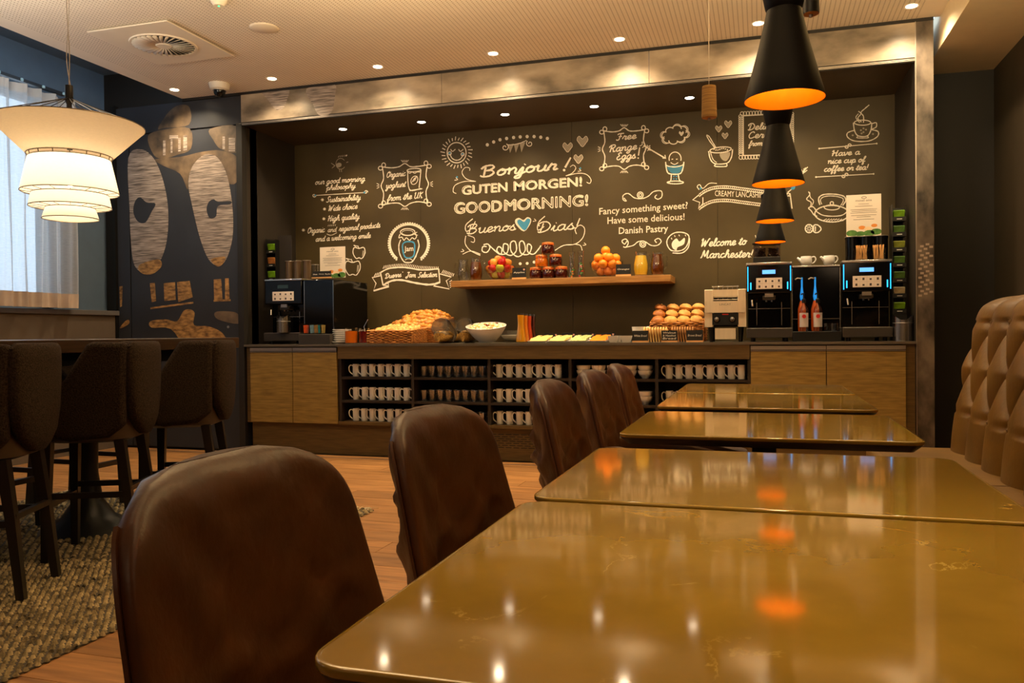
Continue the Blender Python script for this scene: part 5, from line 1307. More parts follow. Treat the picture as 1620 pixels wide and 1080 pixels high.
# ------------------------------------------------------------------ chalk drawings and lettering on the board
YC = YB-.0012
GL = {  # single stroke script: (advance, strokes); x height 5, ascender 9, descender -4
'a': (5.4, [[(4, 4.4), (2.4, 5), (.8, 3.4), (.8, 1.2), (2, 0), (3.6, 1.4), (4.2, 4.8), (4, 1.2), (4.8, 0), (6, 1)]]),
'b': (5.0, [[(0, 1), (1.8, 5), (2.4, 8.4), (1.5, 9), (1, 7), (1, 1.2), (2.2, 0), (3.8, 1.4), (3.6, 3.8), (2.4, 4.6), (4, 4), (5.4, 4.2)]]),
'c': (4.4, [[(3.8, 4.2), (2.6, 5), (.9, 3.6), (.8, 1.3), (2.2, 0), (3.6, .6), (4.8, 1.6)]]),
'd': (5.4, [[(4, 4.4), (2.4, 5), (.8, 3.4), (.8, 1.2), (2, 0), (3.6, 1.4), (4.6, 9), (4, 1.4), (4.8, 0), (6, 1)]]),
'e': (4.4, [[(0, 1.2), (2, 2.2), (3.5, 3.6), (2.8, 5), (1.2, 4.4), (.8, 1.8), (2, 0), (3.6, .6), (4.8, 1.6)]]),
'f': (3.8, [[(0, 1), (2.4, 5), (3.4, 8.4), (2.6, 9.2), (1.8, 7), (1.2, -3), (1.8, -4), (2.6, -2), (2, .6), (4.2, 1.4)]]),
'g': (5.4, [[(4, 4.4), (2.4, 5), (.8, 3.4), (.8, 1.2), (2, 0), (3.6, 1.4), (4.2, 4.8), (3.6, -2.4), (2, -4), (.8, -2.8), (3, -.8), (6, 1)]]),
'h': (5.4, [[(0, 1), (2.2, 5.5), (2.6, 8.6), (1.6, 9), (1.2, 7), (.9, 0)], [(.9, 2.4), (2.4, 4.6), (3.8, 4.2), (3.8, 1.2), (4.6, 0), (6, 1)]]),
'i': (2.8, [[(0, 1), (1.4, 4.8), (1.2, 1.2), (2, 0), (3.4, 1)], [(1.7, 6.8), (1.9, 7.2)]]),
'j': (2.8, [[(0, 1), (1.6, 4.8), (1.2, -2.6), (-.2, -4), (-1.2, -2.8), (1, -.8), (3.2, 1)], [(1.9, 6.8), (2.1, 7.2)]]),
'k': (5.0, [[(0, 1), (2.2, 6), (2.2, 9), (1.2, 7), (.9, 0)], [(3.8, 4.8), (1.2, 2.6), (3.4, 2), (4, .2), (5.4, 1)]]),
'l': (3.0, [[(0, 1), (2.2, 5.5), (2.6, 8.6), (1.6, 9), (1.1, 6), (1.1, 1.2), (2, 0), (3.6, 1)]]),
'm': (7.6, [[(0, 3.6), (1, 5), (1, 0)], [(1, 3), (2.6, 5), (3.6, 4), (3.6, 0)], [(3.6, 3), (5.2, 5), (6.2, 4), (6.1, 1), (7, 0), (8.2, 1)]]),
'n': (5.4, [[(0, 3.6), (1, 5), (1, 0)], [(1, 3), (2.8, 5), (3.9, 4), (3.8, 1), (4.6, 0), (6, 1)]]),
'o': (4.8, [[(2.4, 5), (.8, 3.4), (.8, 1.2), (2.2, 0), (3.8, 1.4), (3.8, 3.8), (2.4, 5), (2.6, 3.8), (5.2, 4.2)]]),
'p': (5.2, [[(0, 2), (1.4, 5), (.8, -4)], [(1.2, 3), (2.8, 5), (4.2, 3.6), (4, 1.2), (2.6, 0), (1.2, 1)], [(3.2, .2), (5.6, 1)]]),
'q': (5.4, [[(4, 4.4), (2.4, 5), (.8, 3.4), (.8, 1.2), (2, 0), (3.6, 1.4), (4.2, 4.8), (3.6, -4), (4.8, -2.6), (4.4, -.4), (6, 1)]]),
'r': (4.2, [[(0, 1), (1.4, 5.4), (1.6, 4.4), (3.4, 4.4), (2.8, 1.2), (3.4, 0), (4.6, 1)]]),
's': (4.0, [[(0, 1), (2.2, 5.2), (2.2, 3.8), (3.4, 1.8), (2.6, 0), (.8, .5), (2.6, 0), (4.4, 1)]]),
't': (3.2, [[(0, 1), (1.8, 5), (2.2, 8), (1.3, 1.2), (2.2, 0), (3.6, 1)], [(.4, 5.8), (3.4, 6)]]),
'u': (5.4, [[(0, 3.6), (1, 5), (.9, 1.4), (2, 0), (3.6, 1.4), (4.2, 4.8), (4, 1.2), (4.8, 0), (6, 1)]]),
'v': (4.6, [[(0, 3.6), (1, 5), (1.4, 1), (2.2, 0), (3.8, 3), (3.6, 4.8), (5, 4.2)]]),
'w': (6.8, [[(0, 3.6), (1, 5), (.9, 1.4), (2, 0), (3.4, 1.4), (3.6, 4.6), (3.6, 1.4), (4.6, 0), (6, 2), (5.8, 4.8), (7.2, 4.2)]]),
'y': (5.4, [[(0, 3.6), (1, 5), (1, 1.6), (2.2, .4), (3.6, 1.6), (4.2, 4.8), (3.6, -2.4), (2, -4), (.8, -2.8), (3, -.8), (6, 1)]]),
'B': (7, [[(1.4, 8), (1.6, 0)], [(-.4, 6.6), (1, 8.6), (4, 9), (5.2, 7.4), (4, 5.4), (2.2, 4.8), (4.6, 4.6), (5.8, 2.6), (4.2, .2), (1.4, 0), (0, 1.2)]]),
'C': (6, [[(5, 7), (4, 9), (1.6, 7.6), (.6, 3.6), (2, .2), (4.4, .6), (5.8, 2)]]),
'D': (7, [[(2, 8), (1.4, .4), (.2, .8), (1.8, 0), (5, 1.6), (6, 5.2), (4, 8.6), (1.2, 9), (-.6, 7), (.4, 5.8)]]),
'E': (5.4, [[(4.6, 8), (3, 9), (1.4, 7.4), (2.8, 5), (1, 3.2), (1.4, .6), (3.4, 0), (5, 1.6)]]),
'F': (5.4, [[(0, 7.4), (1.2, 8.8), (5.6, 9)], [(3, 8.8), (2.4, 1.2), (.8, 0), (-.2, 1.2)], [(1.4, 4.8), (4.4, 5)]]),
'H': (7, [[(0, 7), (1.4, 9), (1.6, 4), (1, 0)], [(5.8, 9), (4.8, 4), (5, 0), (6.6, 1)], [(.2, 3.6), (3, 5), (6, 4.8)]]),
'J': (5.6, [[(1, 8.2), (3, 9), (5.4, 8.8)], [(3.8, 8.8), (3.4, 0), (1.6, -2.4), (0, -.8), (2.4, 1)]]),
'M': (8.6, [[(0, .6), (1, 1), (2, 9), (3.8, 1.6), (6, 9), (6.4, 1.2), (7.4, 0), (8.6, 1)]]),
'O': (6.6, [[(3, 9), (.8, 7), (.6, 3), (2.6, 0), (5, 2), (5.4, 6), (3.4, 9), (2.4, 7.4), (4.6, 7.2), (6.4, 8)]]),
'R': (6.4, [[(1.6, 8), (1.2, 0)], [(-.6, 6), (.8, 8.6), (4, 9), (5, 7), (3.6, 5), (1.8, 4.6), (3.6, 3.6), (4.4, .4), (6.4, .8)]]),
'S': (5.6, [[(0, 1.4), (1.6, 0), (3.8, 1.4), (3.4, 4), (1.6, 6.4), (2.4, 8.8), (4.4, 9), (5, 7.4)]]),
'U': (6.6, [[(0, 7), (1, 9), (1, 2), (2.4, 0), (4.6, 2), (5.2, 9), (5, 1.4), (6.6, .4)]]),
'K': (6, [[(.4, 7), (1.6, 9), (1.2, 0)], [(5, 9), (1.6, 4.6), (3.8, 2.6), (4.6, 0), (6, 1)]]),
'W': (8.6, [[(0, 7), (1.2, 9), (1.4, 0), (4, 7), (4.4, 0), (7, 8), (8.4, 9)]]),
'Y': (6, [[(0, 7.4), (1.2, 9), (1.4, 5), (3, 4.4), (4.8, 9), (3.6, -2), (1.8, -4), (.8, -2.6), (4, 0), (6, 1)]]),
'!': (2.6, [[(1.6, 9), (1.1, 2.4)], [(.9, 0), (1, .5)]]), "'": (2, [[(1, 9), (.8, 7.4)]]), '&': (6, [[(5.4, .4), (1.8, 6.6), (2.6, 8.6), (4, 7.4), (.8, 2.4), (2, 0), (5, 3)]]), ' ': (3.2, [])}
def stroke_px(pts, wpx=1.5, mat=None, smooth=True, closed=False, name='chalk_line', k=4, bag=None):
    p = smoothpts(pts, k, closed) if smooth and len(pts) > 2 else (pts+pts[:1] if closed else pts)
    q = [at(x, y, Y=YC) for x, y in p]
    bag = bag if bag is not None else BAG.setdefault((mat or m_chalk).name, MB())
    n = len(q); base = len(bag.v); h0 = wpx*.00535/2; CNT[0] += 1; yo = YC-(CNT[0] % 24)*7e-5
    for i in range(n):
        a, b = q[max(0, i-1)], q[min(n-1, i+1)]; dx, dz = b.x-a.x, b.z-a.z; l = math.hypot(dx, dz) or 1
        h = h0*(1+.18*sin(i*2.3+pts[0][0])); nx, nz = -dz/l*h, dx/l*h
        bag.v += [(q[i].x+nx, yo-i*1.2e-5, q[i].z+nz), (q[i].x-nx, yo-i*1.2e-5, q[i].z-nz)]
        if i: bag.f.append((base+2*i-2, base+2*i-1, base+2*i+1, base+2*i))
BAG = {}; CNT = [0]
def fill_px(pts, mat=None, smooth=True):
    p = smoothpts(pts, 3, True)[:-1] if smooth else pts
    bag = BAG.setdefault((mat or m_chalk).name, MB()); n = len(bag.v)
    for x, y in p:
        q = at(x, y, Y=YC); bag.v.append((q.x, YC-(.0009 if mat is m_blue else .0004), q.z))
    bag.f.append(tuple(range(n, n+len(p))))
def flush(name, label=None):
    for mn, bag in list(BAG.items()):
        if bag.v: tag(bag.build(name, MATS[mn], wb, smooth=False, fix=False), label)
    BAG.clear()
def script(s, x0, y0, x1, y1, xh, w_=1.4, slant=.28, mat=None):
    """chalk handwriting from (x0, y0) to (x1, y1) along the baseline; xh = x height in pixels"""
    tot = sum(GL[c][0] for c in s); L_ = math.hypot(x1-x0, y1-y0); ux, uy = (x1-x0)/L_, (y1-y0)/L_; kx = L_/tot; ky = xh/5
    cx = 0
    for c in s:
        for st in GL[c][1]:
            pts = []
            for gx, gy in st:
                X = (cx+gx)*kx+gy*ky*slant; pts.append((x0+ux*X, y0+uy*X-gy*ky))
            stroke_px(pts, w_*.86, mat, k=5)
        cx += GL[c][0]
def print_px(s, x0, y0, x1, y1, cap, bold=0, outline=False, shear=0, mat=None, w_=1.0):
    if outline:
        c = bpy.data.curves.new('t', 'FONT'); c.body = s; c.size = 1; c.resolution_u = 3; c.fill_mode = 'NONE'
        o = bpy.data.objects.new('t', c); col.objects.link(o); dg = bpy.context.evaluated_depsgraph_get(); me = bpy.data.meshes.new_from_object(o.evaluated_get(dg))
        bpy.data.objects.remove(o)
    else: me = textmesh(s, bold)
    co = [(v.co.x, v.co.y) for v in me.vertices]; a = min(p[0] for p in co); b = max(p[0] for p in co)
    L_ = math.hypot(x1-x0, y1-y0); ux, uy = (x1-x0)/L_, (y1-y0)/L_; k = L_/(b-a); ky = cap/.70
    px = [(x0+ux*((x-a)*k+y*ky*shear), y0+uy*((x-a)*k+y*ky*shear)-y*ky) for x, y in co]
    if outline:
        for e in me.edges: stroke_px([px[e.vertices[0]], px[e.vertices[1]]], w_, mat, smooth=False)
    else:
        bag = BAG.setdefault((mat or m_chalk).name, MB()); n = len(bag.v)
        for x, y in px:
            q = at(x, y, Y=YC); bag.v.append((q.x, YC, q.z))
        for f in me.polygons: bag.f.append(tuple(n+i for i in f.vertices))
def heart(cx, cy, s, mat=None, line=0):
    pts = [(cx, cy+s), (cx-s*.6, cy+s*.35), (cx-s*.95, cy-.25*s), (cx-s*.6, cy-.85*s), (cx, cy-.35*s), (cx+s*.6, cy-.85*s), (cx+s*.95, cy-.25*s), (cx+s*.6, cy+s*.35)]
    if line: stroke_px(pts, line, m_chalk, closed=True)
    else: fill_px(pts, mat)
def frame(x0, y0, x1, y1, dy):
    for (a, b), (c, d) in (((x0, y0), (x1, y0-dy)), ((x0, y1), (x1, y1-dy))):
        mx = (a+c)/2; my = (b+d)/2; s = -1 if b == y0 else 1
        stroke_px([(a, b), (a+(mx-a)*.4, b-dy*.2-s*2), (mx-(mx-a)*.25, my-s*1), (mx, my+s*4), (mx+(mx-a)*.25, my-s*1), (c-(c-mx)*.4, d-s*2), (c, d)], 1.7)
        for k in (-2, -1, 0, 1, 2): stroke_px([(mx+k*1.5, my+s*6), (mx+k*3, my+s*9.5)], 1)
    for x, ya, yb, s in ((x0, y0, y1, -1), (x1, y0-dy, y1-dy, 1)):
        stroke_px([(x, ya), (x-s*2, ya+(yb-ya)*.3), (x+s*2, (ya+yb)/2), (x-s*2, ya+(yb-ya)*.7), (x, yb)], 1.7)
        for k in (-1, 0, 1): stroke_px([(x+s*5, (ya+yb)/2+k*2), (x+s*9, (ya+yb)/2+k*4)], 1)
        for y in (ya, yb):
            stroke_px(ellipse(x+s*3, y+2, 3.4, 3.0, 12), 1.4); stroke_px(ellipse(x-s*2, y-3, 3.0, 3.4, 12), 1.4)
def curl(cx, cy, r, s=1, turns=1.4, a0=0, w_=1.4):
    stroke_px([(cx+r*(1-.8*t/14)*cos(a0+s*t/14*turns*2*pi), cy+r*(1-.8*t/14)*sin(a0+s*t/14*turns*2*pi)) for t in range(15)], w_)
# bird
stroke_px(ellipse(539, 259, 7.5, 8.5, 14, .6, 5.6), 1, m_chalkd); fill_px(ellipse(536, 261, 4.5, 3.6, 10, tilt=-.3)[:-1], m_chalkd)
stroke_px([(530, 262), (524, 258)], 1.2, m_chalkd); stroke_px([(530, 262), (525, 266)], 1.2, m_chalkd)
for i in range(4): stroke_px([(535+i*3, 249-i*.4), (537+i*3, 246-i*.4)], 1.2, m_chalkd)
stroke_px([(547, 247), (549, 245)], 2, m_chalk); stroke_px([(548, 257), (551, 256)], 1.2, m_chalkd)
for x in (537, 540): stroke_px([(x, 268), (x+.5, 272)], 1, m_chalkd)
flush('chalk_bird')
script('our good morning', 498, 292, 577, 286, 4.6, 1.5); script('philosophy', 516, 301, 562, 297, 4.4, 1.5)
stroke_px([(500, 309), (576, 304.5)], 1.3); curl(497, 309, 3, 1, 1.2); curl(579, 304, 3, -1, 1.2); fill_px(ellipse(576.5, 304.3, 1.6, 1.6, 8)[:-1], m_blue); fill_px(ellipse(499, 309, 1.4, 1.4, 8)[:-1], m_blue)
for y, s, xa_, xb_ in ((320, 'Sustainability', 516, 570), (334, 'Wide choice', 519, 565), (350, 'High quality', 518, 568)):
    script(s, xa_, y, xb_, y-4.2, 4.8, 1.6)
script('Organic', 486, 369, 513, 367, 4.9, 1.6); script('and', 518, 367, 532, 366, 4, 1.3); script('regional products', 536, 366, 601, 359.5, 4.8, 1.6)
stroke_px([(517, 370), (524, 372), (533, 368)], 1); 
for i in range(5): stroke_px([(519+i*2.8, 358-i*.2), (520+i*2.8, 355.5-i*.2)], .9)
script('and a welcoming smile', 499, 382, 586, 376, 4.6, 1.5)
for x, y in ((510, 316), (513.5, 330.5), (512.5, 346), (480, 364)):
    for a in (0, 60, 120): stroke_px([(x-2.4*cos(radians(a)), y-2.4*sin(radians(a))), (x+2.4*cos(radians(a)), y+2.4*sin(radians(a)))], 1.3)
flush('chalk_lettering', 'breakfast philosophy list in white handwriting')
# yoghurt frame
frame(605, 264, 676, 324, 3)
script('Organic', 611, 281, 641, 278, 5, 1.6); script('yoghurt', 610, 298, 641, 295, 5, 1.6); script('from the UK', 612, 318, 668, 313, 5.2, 1.7)
stroke_px([(645, 271), (648, 300), (666, 298)], 1.5); stroke_px([(666, 269), (663, 297)], 1.5); stroke_px([(648, 301.5), (668, 298.5)], 1.6)
stroke_px(ellipse(655, 269, 11, 2.6, 16, tilt=-.06), 1.5); stroke_px([(644, 271), (648, 274), (652, 272), (656, 274), (660, 272), (665, 272)], 1.3); stroke_px(ellipse(655.5, 285, 5, 7, 16, tilt=.5), 1.2)
for i in range(3): stroke_px([(651+i*2.4, 289-i*1.5), (656+i*2.0, 281-i*1.4)], 1)
flush('chalk_yoghurt_frame')
# jam medallion and banner
cx, cy = 647, 385
stroke_px(ellipse(cx, cy, 30, 30, 40, radians(128), radians(412)), 3.2)
for i in range(44):
    a = radians(128+284*i/43); fill_px(ellipse(cx+32.2*cos(a), cy+32.2*sin(a), 1.7, 1.7, 6)[:-1], smooth=False)
stroke_px(ellipse(645, 367, 11.5, 5.4, 18), 1.7); stroke_px(ellipse(645, 368, 9, 3.8, 16), .8)
stroke_px([(633, 370), (631, 376), (636, 375), (639, 380), (643, 376), (648, 380), (652, 376), (656, 378), (659, 374), (657, 369)], 1.6)
stroke_px([(660, 367), (655, 370), (661, 372)], 1.2)
stroke_px([(634, 379), (631, 388), (632, 400), (637, 411), (642, 415), (652, 414), (658, 404), (663, 390), (661, 379)], 1.9); stroke_px([(641, 411), (646, 409), (652, 411), (651, 415), (642, 415.5)], 1.1)
for i in range(3): stroke_px([(655+i*1.6, 411-i*2), (661.5+i*.8, 397-i*5)], 1.1)
stroke_px([(638, 385), (645, 382), (655, 384), (656, 395), (654, 405), (646, 408), (640, 405), (637, 393)], 2.4, m_blue, closed=True)
print_px('Jam', 639.5, 397.5, 654, 396.5, 8, .012)
flush('chalk_jam_jar')
stroke_px([(602, 431), (614, 425), (630, 423), (645, 423.5), (668, 427), (694, 425)], 2.2); stroke_px([(606, 451), (620, 444), (636, 443), (655, 447), (675, 450), (688, 449), (696, 446)], 3.2)
stroke_px([(602, 430), (606, 451)], 2.2, smooth=False); stroke_px([(694, 425), (696, 447)], 2.2, smooth=False)
stroke_px([(602, 436), (589, 439), (595, 448), (591, 460), (615, 453.5), (614, 446)], 2.0, smooth=False); stroke_px([(591, 460), (615, 453)], 3, smooth=False); stroke_px([(606, 451), (614, 452)], 1.6)
stroke_px([(696, 433), (714, 438), (706, 444), (711, 457), (686, 452), (696, 447)], 2.0, smooth=False)
for i in range(32): x = 606+i*2.75; y = 425-5*sin(pi*min(1, i/20))*.6+(i > 16)*.12*(i-16); stroke_px([(x, y), (x+2.2, y-5)], 1.1)
for i in range(4): stroke_px([(592+i*2.8, 437-i*.7), (595+i*2.8, 432-i*.7)], 1.1)
for i in range(8): stroke_px([(699+i*2.5, 432+i*.7), (702+i*2.3, 427+i*.8)], 1.1)
for i in range(4): stroke_px([(711+i*.4, 446+i*3), (715-i*.4, 443+i*3.2)], 1.1)
script("Duerrs' ", 609, 440.5, 639, 437, 4.2, 1.7); script("Jam ", 642, 438.0, 660, 438.5, 4.2, 1.7); script("Selection", 661, 439, 691, 437.5, 4.4, 1.7)
flush('chalk_banner', 'ribbon banner reading Duerrs Jam Selection')
# two apples behind the card
for ax, ay, r in ((568, 400, 9.5), (558, 424, 12)):
    stroke_px([(ax, ay-r*.75), (ax-r*.8, ay-r*.9), (ax-r*1.0, ay), (ax-r*.5, ay+r*.9), (ax, ay+r*.8), (ax+r*.5, ay+r*.9), (ax+r*1.0, ay), (ax+r*.8, ay-r*.9)], 1.6, closed=True)
    stroke_px([(ax, ay-r*.75), (ax-r*.2, ay-r*1.2)], 1.4); stroke_px([(ax-r*.2, ay-r*1.1), (ax-r*.9, ay-r*1.3), (ax-r*.5, ay-r*1.05)], 1.1)
    for i in range(3): stroke_px([(ax+r*.55+i*1.1, ay+r*.55-i), (ax+r*.65+i*.9, ay-r*.4)], .9, m_chalkd)
flush('chalk_apples')
# sun
stroke_px(ellipse(722.5, 241.5, 15, 16, 28), 1.9)
for i in range(26):
    a = 2*pi*i/26; stroke_px([(722.5+18.5*cos(a), 241.5+19.5*sin(a)), (722.5+(24+1.6*(i % 2))*cos(a+.06), 241.5+(24+1.6*(i % 2))*sin(a+.06))], 1.5)
for x in (717, 729.5): stroke_px([(x-4, 236), (x-1, 239.5), (x+3.5, 236)], 1.4)
stroke_px([(712, 243), (715, 250), (722, 253.5), (729, 251), (733, 244)], 1.6)
for x, y in ((711.5, 242.5), (732, 244)): fill_px(ellipse(x, y, 3.2, 3.2, 10)[:-1]); fill_px(ellipse(x, y, 2.1, 2.1, 10)[:-1], m_blue)
flush('chalk_sun')
# dots and bunting
for x, y in ((771, 229), (781, 224.5), (791, 221), (801.5, 219), (812.5, 217.5), (823, 216.5), (834, 216), (845, 216), (855.5, 217), (866, 219)): fill_px(ellipse(x, y, 2.5, 2.7, 10)[:-1])
stroke_px([(803, 229), (812, 229), (824, 226), (833, 222)], 1.2); curl(799, 233, 6, 1, 1.2, -1.2); curl(838, 227, 5.5, -1, 1.2, 4.0)
for x in (804, 813, 822): fill_px([(x, 229-(x-804)*.12), (x+9, 227-(x-804)*.12), (x+3, 242-(x-804)*.06)], m_chalkd, smooth=False)
flush('chalk_bunting')
for x, y, s in ((921.5, 223, 9), (898, 232.5, 8), (915, 251, 7.5)): heart(x, y, s*.9, m_chalkd); heart(x, y, s, line=1)
flush('chalk_hearts')
for dx, w_ in ((0, 3.0), (1.6, 1.2)): script('Bonjour', 759+dx, 280+dx*.4, 880+dx, 268+dx*.4, 9.4, w_)
stroke_px([(903, 249), (894, 265)], 3.2, smooth=False); fill_px(ellipse(892.5, 269, 2, 2, 8)[:-1])
flush('chalk_lettering', 'Bonjour in bold brush script')
print_px('GUTEN', 732, 308.5, 803, 302.5, 13.5, .010); print_px('MORGEN!', 814, 302, 921, 294.5, 14, .010); print_px('GUTEN', 731, 308, 802, 302, 14, outline=True, w_=1.0); print_px('MORGEN!', 813, 301.5, 920, 294, 14.5, outline=True, w_=1.0)
flush('chalk_lettering', 'Guten Morgen in block capitals')
print_px('GOOD', 719, 338, 794, 334, 17.5, outline=True, w_=1.3); print_px('MORNING!', 798, 333.5, 930, 325, 17.5, outline=True, w_=1.3); print_px('GOOD', 721, 337.4, 792.5, 333.4, 16, outline=True, w_=.8)
print_px('MORNING!', 800, 333, 929, 324.6, 16, outline=True, w_=.8)
flush('chalk_lettering', 'Good Morning in outlined capitals')
script('Buenos', 738, 370, 815, 363.5, 8, 2.2); script('Dias!', 850, 368, 916, 361, 8.8, 2.2)
stroke_px([(748, 346), (737, 356), (738, 366), (747, 360), (752, 350)], 1.6); stroke_px([(862, 342), (852, 352), (851, 364), (861, 358)], 1.6)
fill_px([(829, 366), (817, 356), (815, 348), (821, 344.5), (828, 348), (834, 343.5), (840, 346), (839, 354)]); fill_px([(830, 364.5), (820, 355), (818.5, 349), (823, 347), (829, 351), (834, 345.5), (839, 347.5), (837, 355)], m_blue)
flush('chalk_lettering', 'Buenos Dias with a blue heart')
# flourishes
stroke_px([(753, 287), (738, 283), (731, 273), (736, 265), (743, 266), (743, 270)], 1.2); stroke_px([(752, 287), (735, 287), (720, 293), (717, 303), (722, 306)], 1.2)
stroke_px([(895, 278), (905, 274), (911, 266), (907, 261), (902, 264)], 1.2); stroke_px([(896, 278), (915, 274), (928, 276), (935, 284), (933, 290), (928, 288)], 1.2)
stroke_px([(737, 373), (736, 385), (744, 396), (760, 404)], 1.3); stroke_px([(740, 372), (750, 376), (750, 383), (745, 382)], 1.2); stroke_px([(732, 402), (745, 397), (760, 402)], 1.2)
stroke_px([(912, 370), (910, 362), (918, 356), (925, 362), (922, 376), (910, 386), (892, 388), (878, 396)], 1.3); stroke_px([(908, 386), (918, 388), (921, 396)], 1.2)
for x, y in ((721, 281), (916, 267), (731, 394), (924, 384), (845, 346)): stroke_px([(x, y), (x+3, y+3), (x-2, y+4)], 1.1)
fill_px(ellipse(723, 280, 1.5, 1.5, 8)[:-1], m_blue); fill_px(ellipse(918, 266, 1.5, 1.5, 8)[:-1], m_blue)
stroke_px([(770, 390), (764, 390), (763, 397), (770, 399), (775, 392), (772, 386), (765, 387)], 1.8)
stroke_px([(774, 388), (785, 398), (792, 402), (794, 394), (789, 390), (786, 396), (792, 402), (802, 400), (804, 388), (797, 386), (797, 398), (808, 404), (817, 396), (815, 382), (808, 384), (809, 398), (820, 406), (831, 396), (828, 382), (822, 384), (824, 400), (836, 402), (841, 390), (835, 386), (835, 398), (844, 402), (852, 394), (856, 388)], 1.9)
for x, y in ((823, 417), (834, 416.5), (845, 414.5)): fill_px(ellipse(x, y, 2.3, 2.3, 10)[:-1])
flush('chalk_flourish')
# eggs
frame(955, 207, 1020, 265, 2)
script('Free', 975, 222, 1006, 219, 5.6, 2); script('Range', 963, 241, 1007, 236, 6, 2); script('Eggs', 974, 253, 1005, 250, 6, 2); stroke_px([(1012, 233), (1010, 246)], 1.8, smooth=False); fill_px(ellipse(1009.6, 250, 1.2, 1.2, 6)[:-1])
flush('chalk_egg_frame')
stroke_px([(1018, 230), (1052, 250)], 1.8, smooth=False); stroke_px([(1048, 250), (1053, 250.5), (1052, 245)], 1.6, smooth=False)
for i in range(4): stroke_px([(1016+i*4, 229+i*2.3), (1016+i*4, 224+i*2.6)], 1.1); stroke_px([(1016+i*4, 229+i*2.3), (1012+i*4, 231+i*2.5)], 1.1)
flush('chalk_arrow')
stroke_px(ellipse(1068, 251, 9.5, 10.5, 16, pi*.9, pi*2.1), 1.4); stroke_px([(1061, 257), (1067, 260), (1073, 257)], 1.1)
for x in (1064, 1071): stroke_px([(x-1.5, 252), (x+1, 251.5)], 1.2)
stroke_px([(1053, 256), (1055, 270), (1060, 275), (1075, 275), (1080, 268), (1082, 256)], 1.8); stroke_px([(1053, 256), (1055, 262), (1068, 264), (1080, 261), (1082, 256)], 1.4)
fill_px([(1056, 263), (1079, 262), (1076, 272), (1068, 275), (1060, 272)], M('chalk_teal', C(60, 120, 150), .9))
stroke_px([(1062, 276), (1061, 286), (1056, 289)], 1.6); stroke_px([(1073, 276), (1075, 285), (1081, 288)], 1.6); stroke_px(ellipse(1068.5, 288.5, 13, 2.2, 16), 1.5)
for x in (1066, 1070): 
    for y in (279, 283): fill_px(ellipse(x, y, 1.1, 1.1, 6)[:-1], m_blue)
flush('chalk_egg_cup')
for R_, w_, k0 in ((1, 1.7, 0), (1.22, 1.0, 1)):
    for i in range(8):
        if k0 and i in (2, 5): continue
        a = 2*pi*i/8+.2; cx_, cy_2 = 1068+14*R_*cos(a), 213+8.5*R_*sin(a)-(cos(a)*3)
        stroke_px([(cx_+7.2*cos(a+t)*(1 if not k0 else .9), cy_2+6.0*sin(a+t)) for t in [-1.35+2.7*j/8 for j in range(9)]], w_)
heart(1078, 211, 4.2)
flush('chalk_cloud')
stroke_px([(987, 313), (991, 318), (986, 316), (986, 309), (994, 306), (1004, 313), (1016, 314), (1026, 310), (1034, 303), (1046, 302), (1047, 311), (1041, 315), (1036, 312), (1039, 308)], 1.5); stroke_px(ellipse(1013, 308.5, 4.6, 4.8, 12), 1.6); stroke_px(ellipse(1013, 308.5, 2.2, 2.4, 8), 1.4)
stroke_px([(992, 381), (988, 386), (984, 381), (990, 378), (994, 384), (990, 391), (986, 390)], 1.6); stroke_px([(990, 391), (1002, 388), (1010, 382), (1020, 382), (1030, 388), (1040, 388), (1046, 382), (1042, 377), (1036, 380), (1039, 384)], 1.5); stroke_px(ellipse(1017, 386, 4.6, 4.8, 12), 1.6); stroke_px(ellipse(1017, 386, 2.2, 2.2, 8), 1.4)
flush('chalk_flourish')
print_px('Fancy something sweet?', 948, 339.5, 1088, 329.5, 10.5, .010); print_px('Have some delicious!', 961, 354, 1083, 347.5, 10.5, .010); print_px('Danish Pastry', 979, 370, 1057, 366, 10.5, .010)
flush('chalk_lettering', 'Danish pastry invitation in three printed lines')
stroke_px([(1055, 385), (1058, 375), (1068, 368), (1082, 368), (1090, 374), (1087, 388), (1078, 396), (1062, 396)], 1.6, closed=True); fill_px([(1063, 384), (1070, 377), (1075, 382), (1083, 376), (1082, 386), (1072, 391), (1070, 396), (1064, 392)])
stroke_px([(1091, 377), (1089, 391), (1079, 400), (1064, 400)], 1.6)
for x, y in ((1062, 376), (1067, 372), (1074, 371), (1084, 371)): stroke_px([(x, y), (x+1, y+2.5)], 1.1)
flush('chalk_pastry')
# cereal bowl with spoon and hearts
stroke_px(ellipse(1140, 237, 17, 4.4, 20, tilt=-.1), 1.5); stroke_px([(1121, 239), (1124, 252), (1132, 259), (1150, 258), (1157, 249), (1159, 236)], 1.6); stroke_px([(1133, 259), (1131, 263), (1149, 263), (1149, 258)], 1.6); stroke_px([(1124, 241), (1128, 252), (1134, 257)], 1.0)
stroke_px([(1131, 234), (1122, 222), (1118, 214), (1122, 216), (1128, 226), (1133, 234)], 1.4); fill_px([(1139, 242), (1155, 241), (1150, 254), (1142, 252)], m_chalkd)
for i in range(8): stroke_px([(1129+i*3, 237+sin(i)*1.4), (1130.5+i*3, 235+sin(i)*1.4)], 1.3)
for x, y, s in ((1152, 196, 6), (1137, 203.5, 5.4), (1147, 214.5, 5)): heart(x, y, s*.85, m_chalkd); heart(x, y, s, line=.8)
flush('chalk_cereal_bowl')
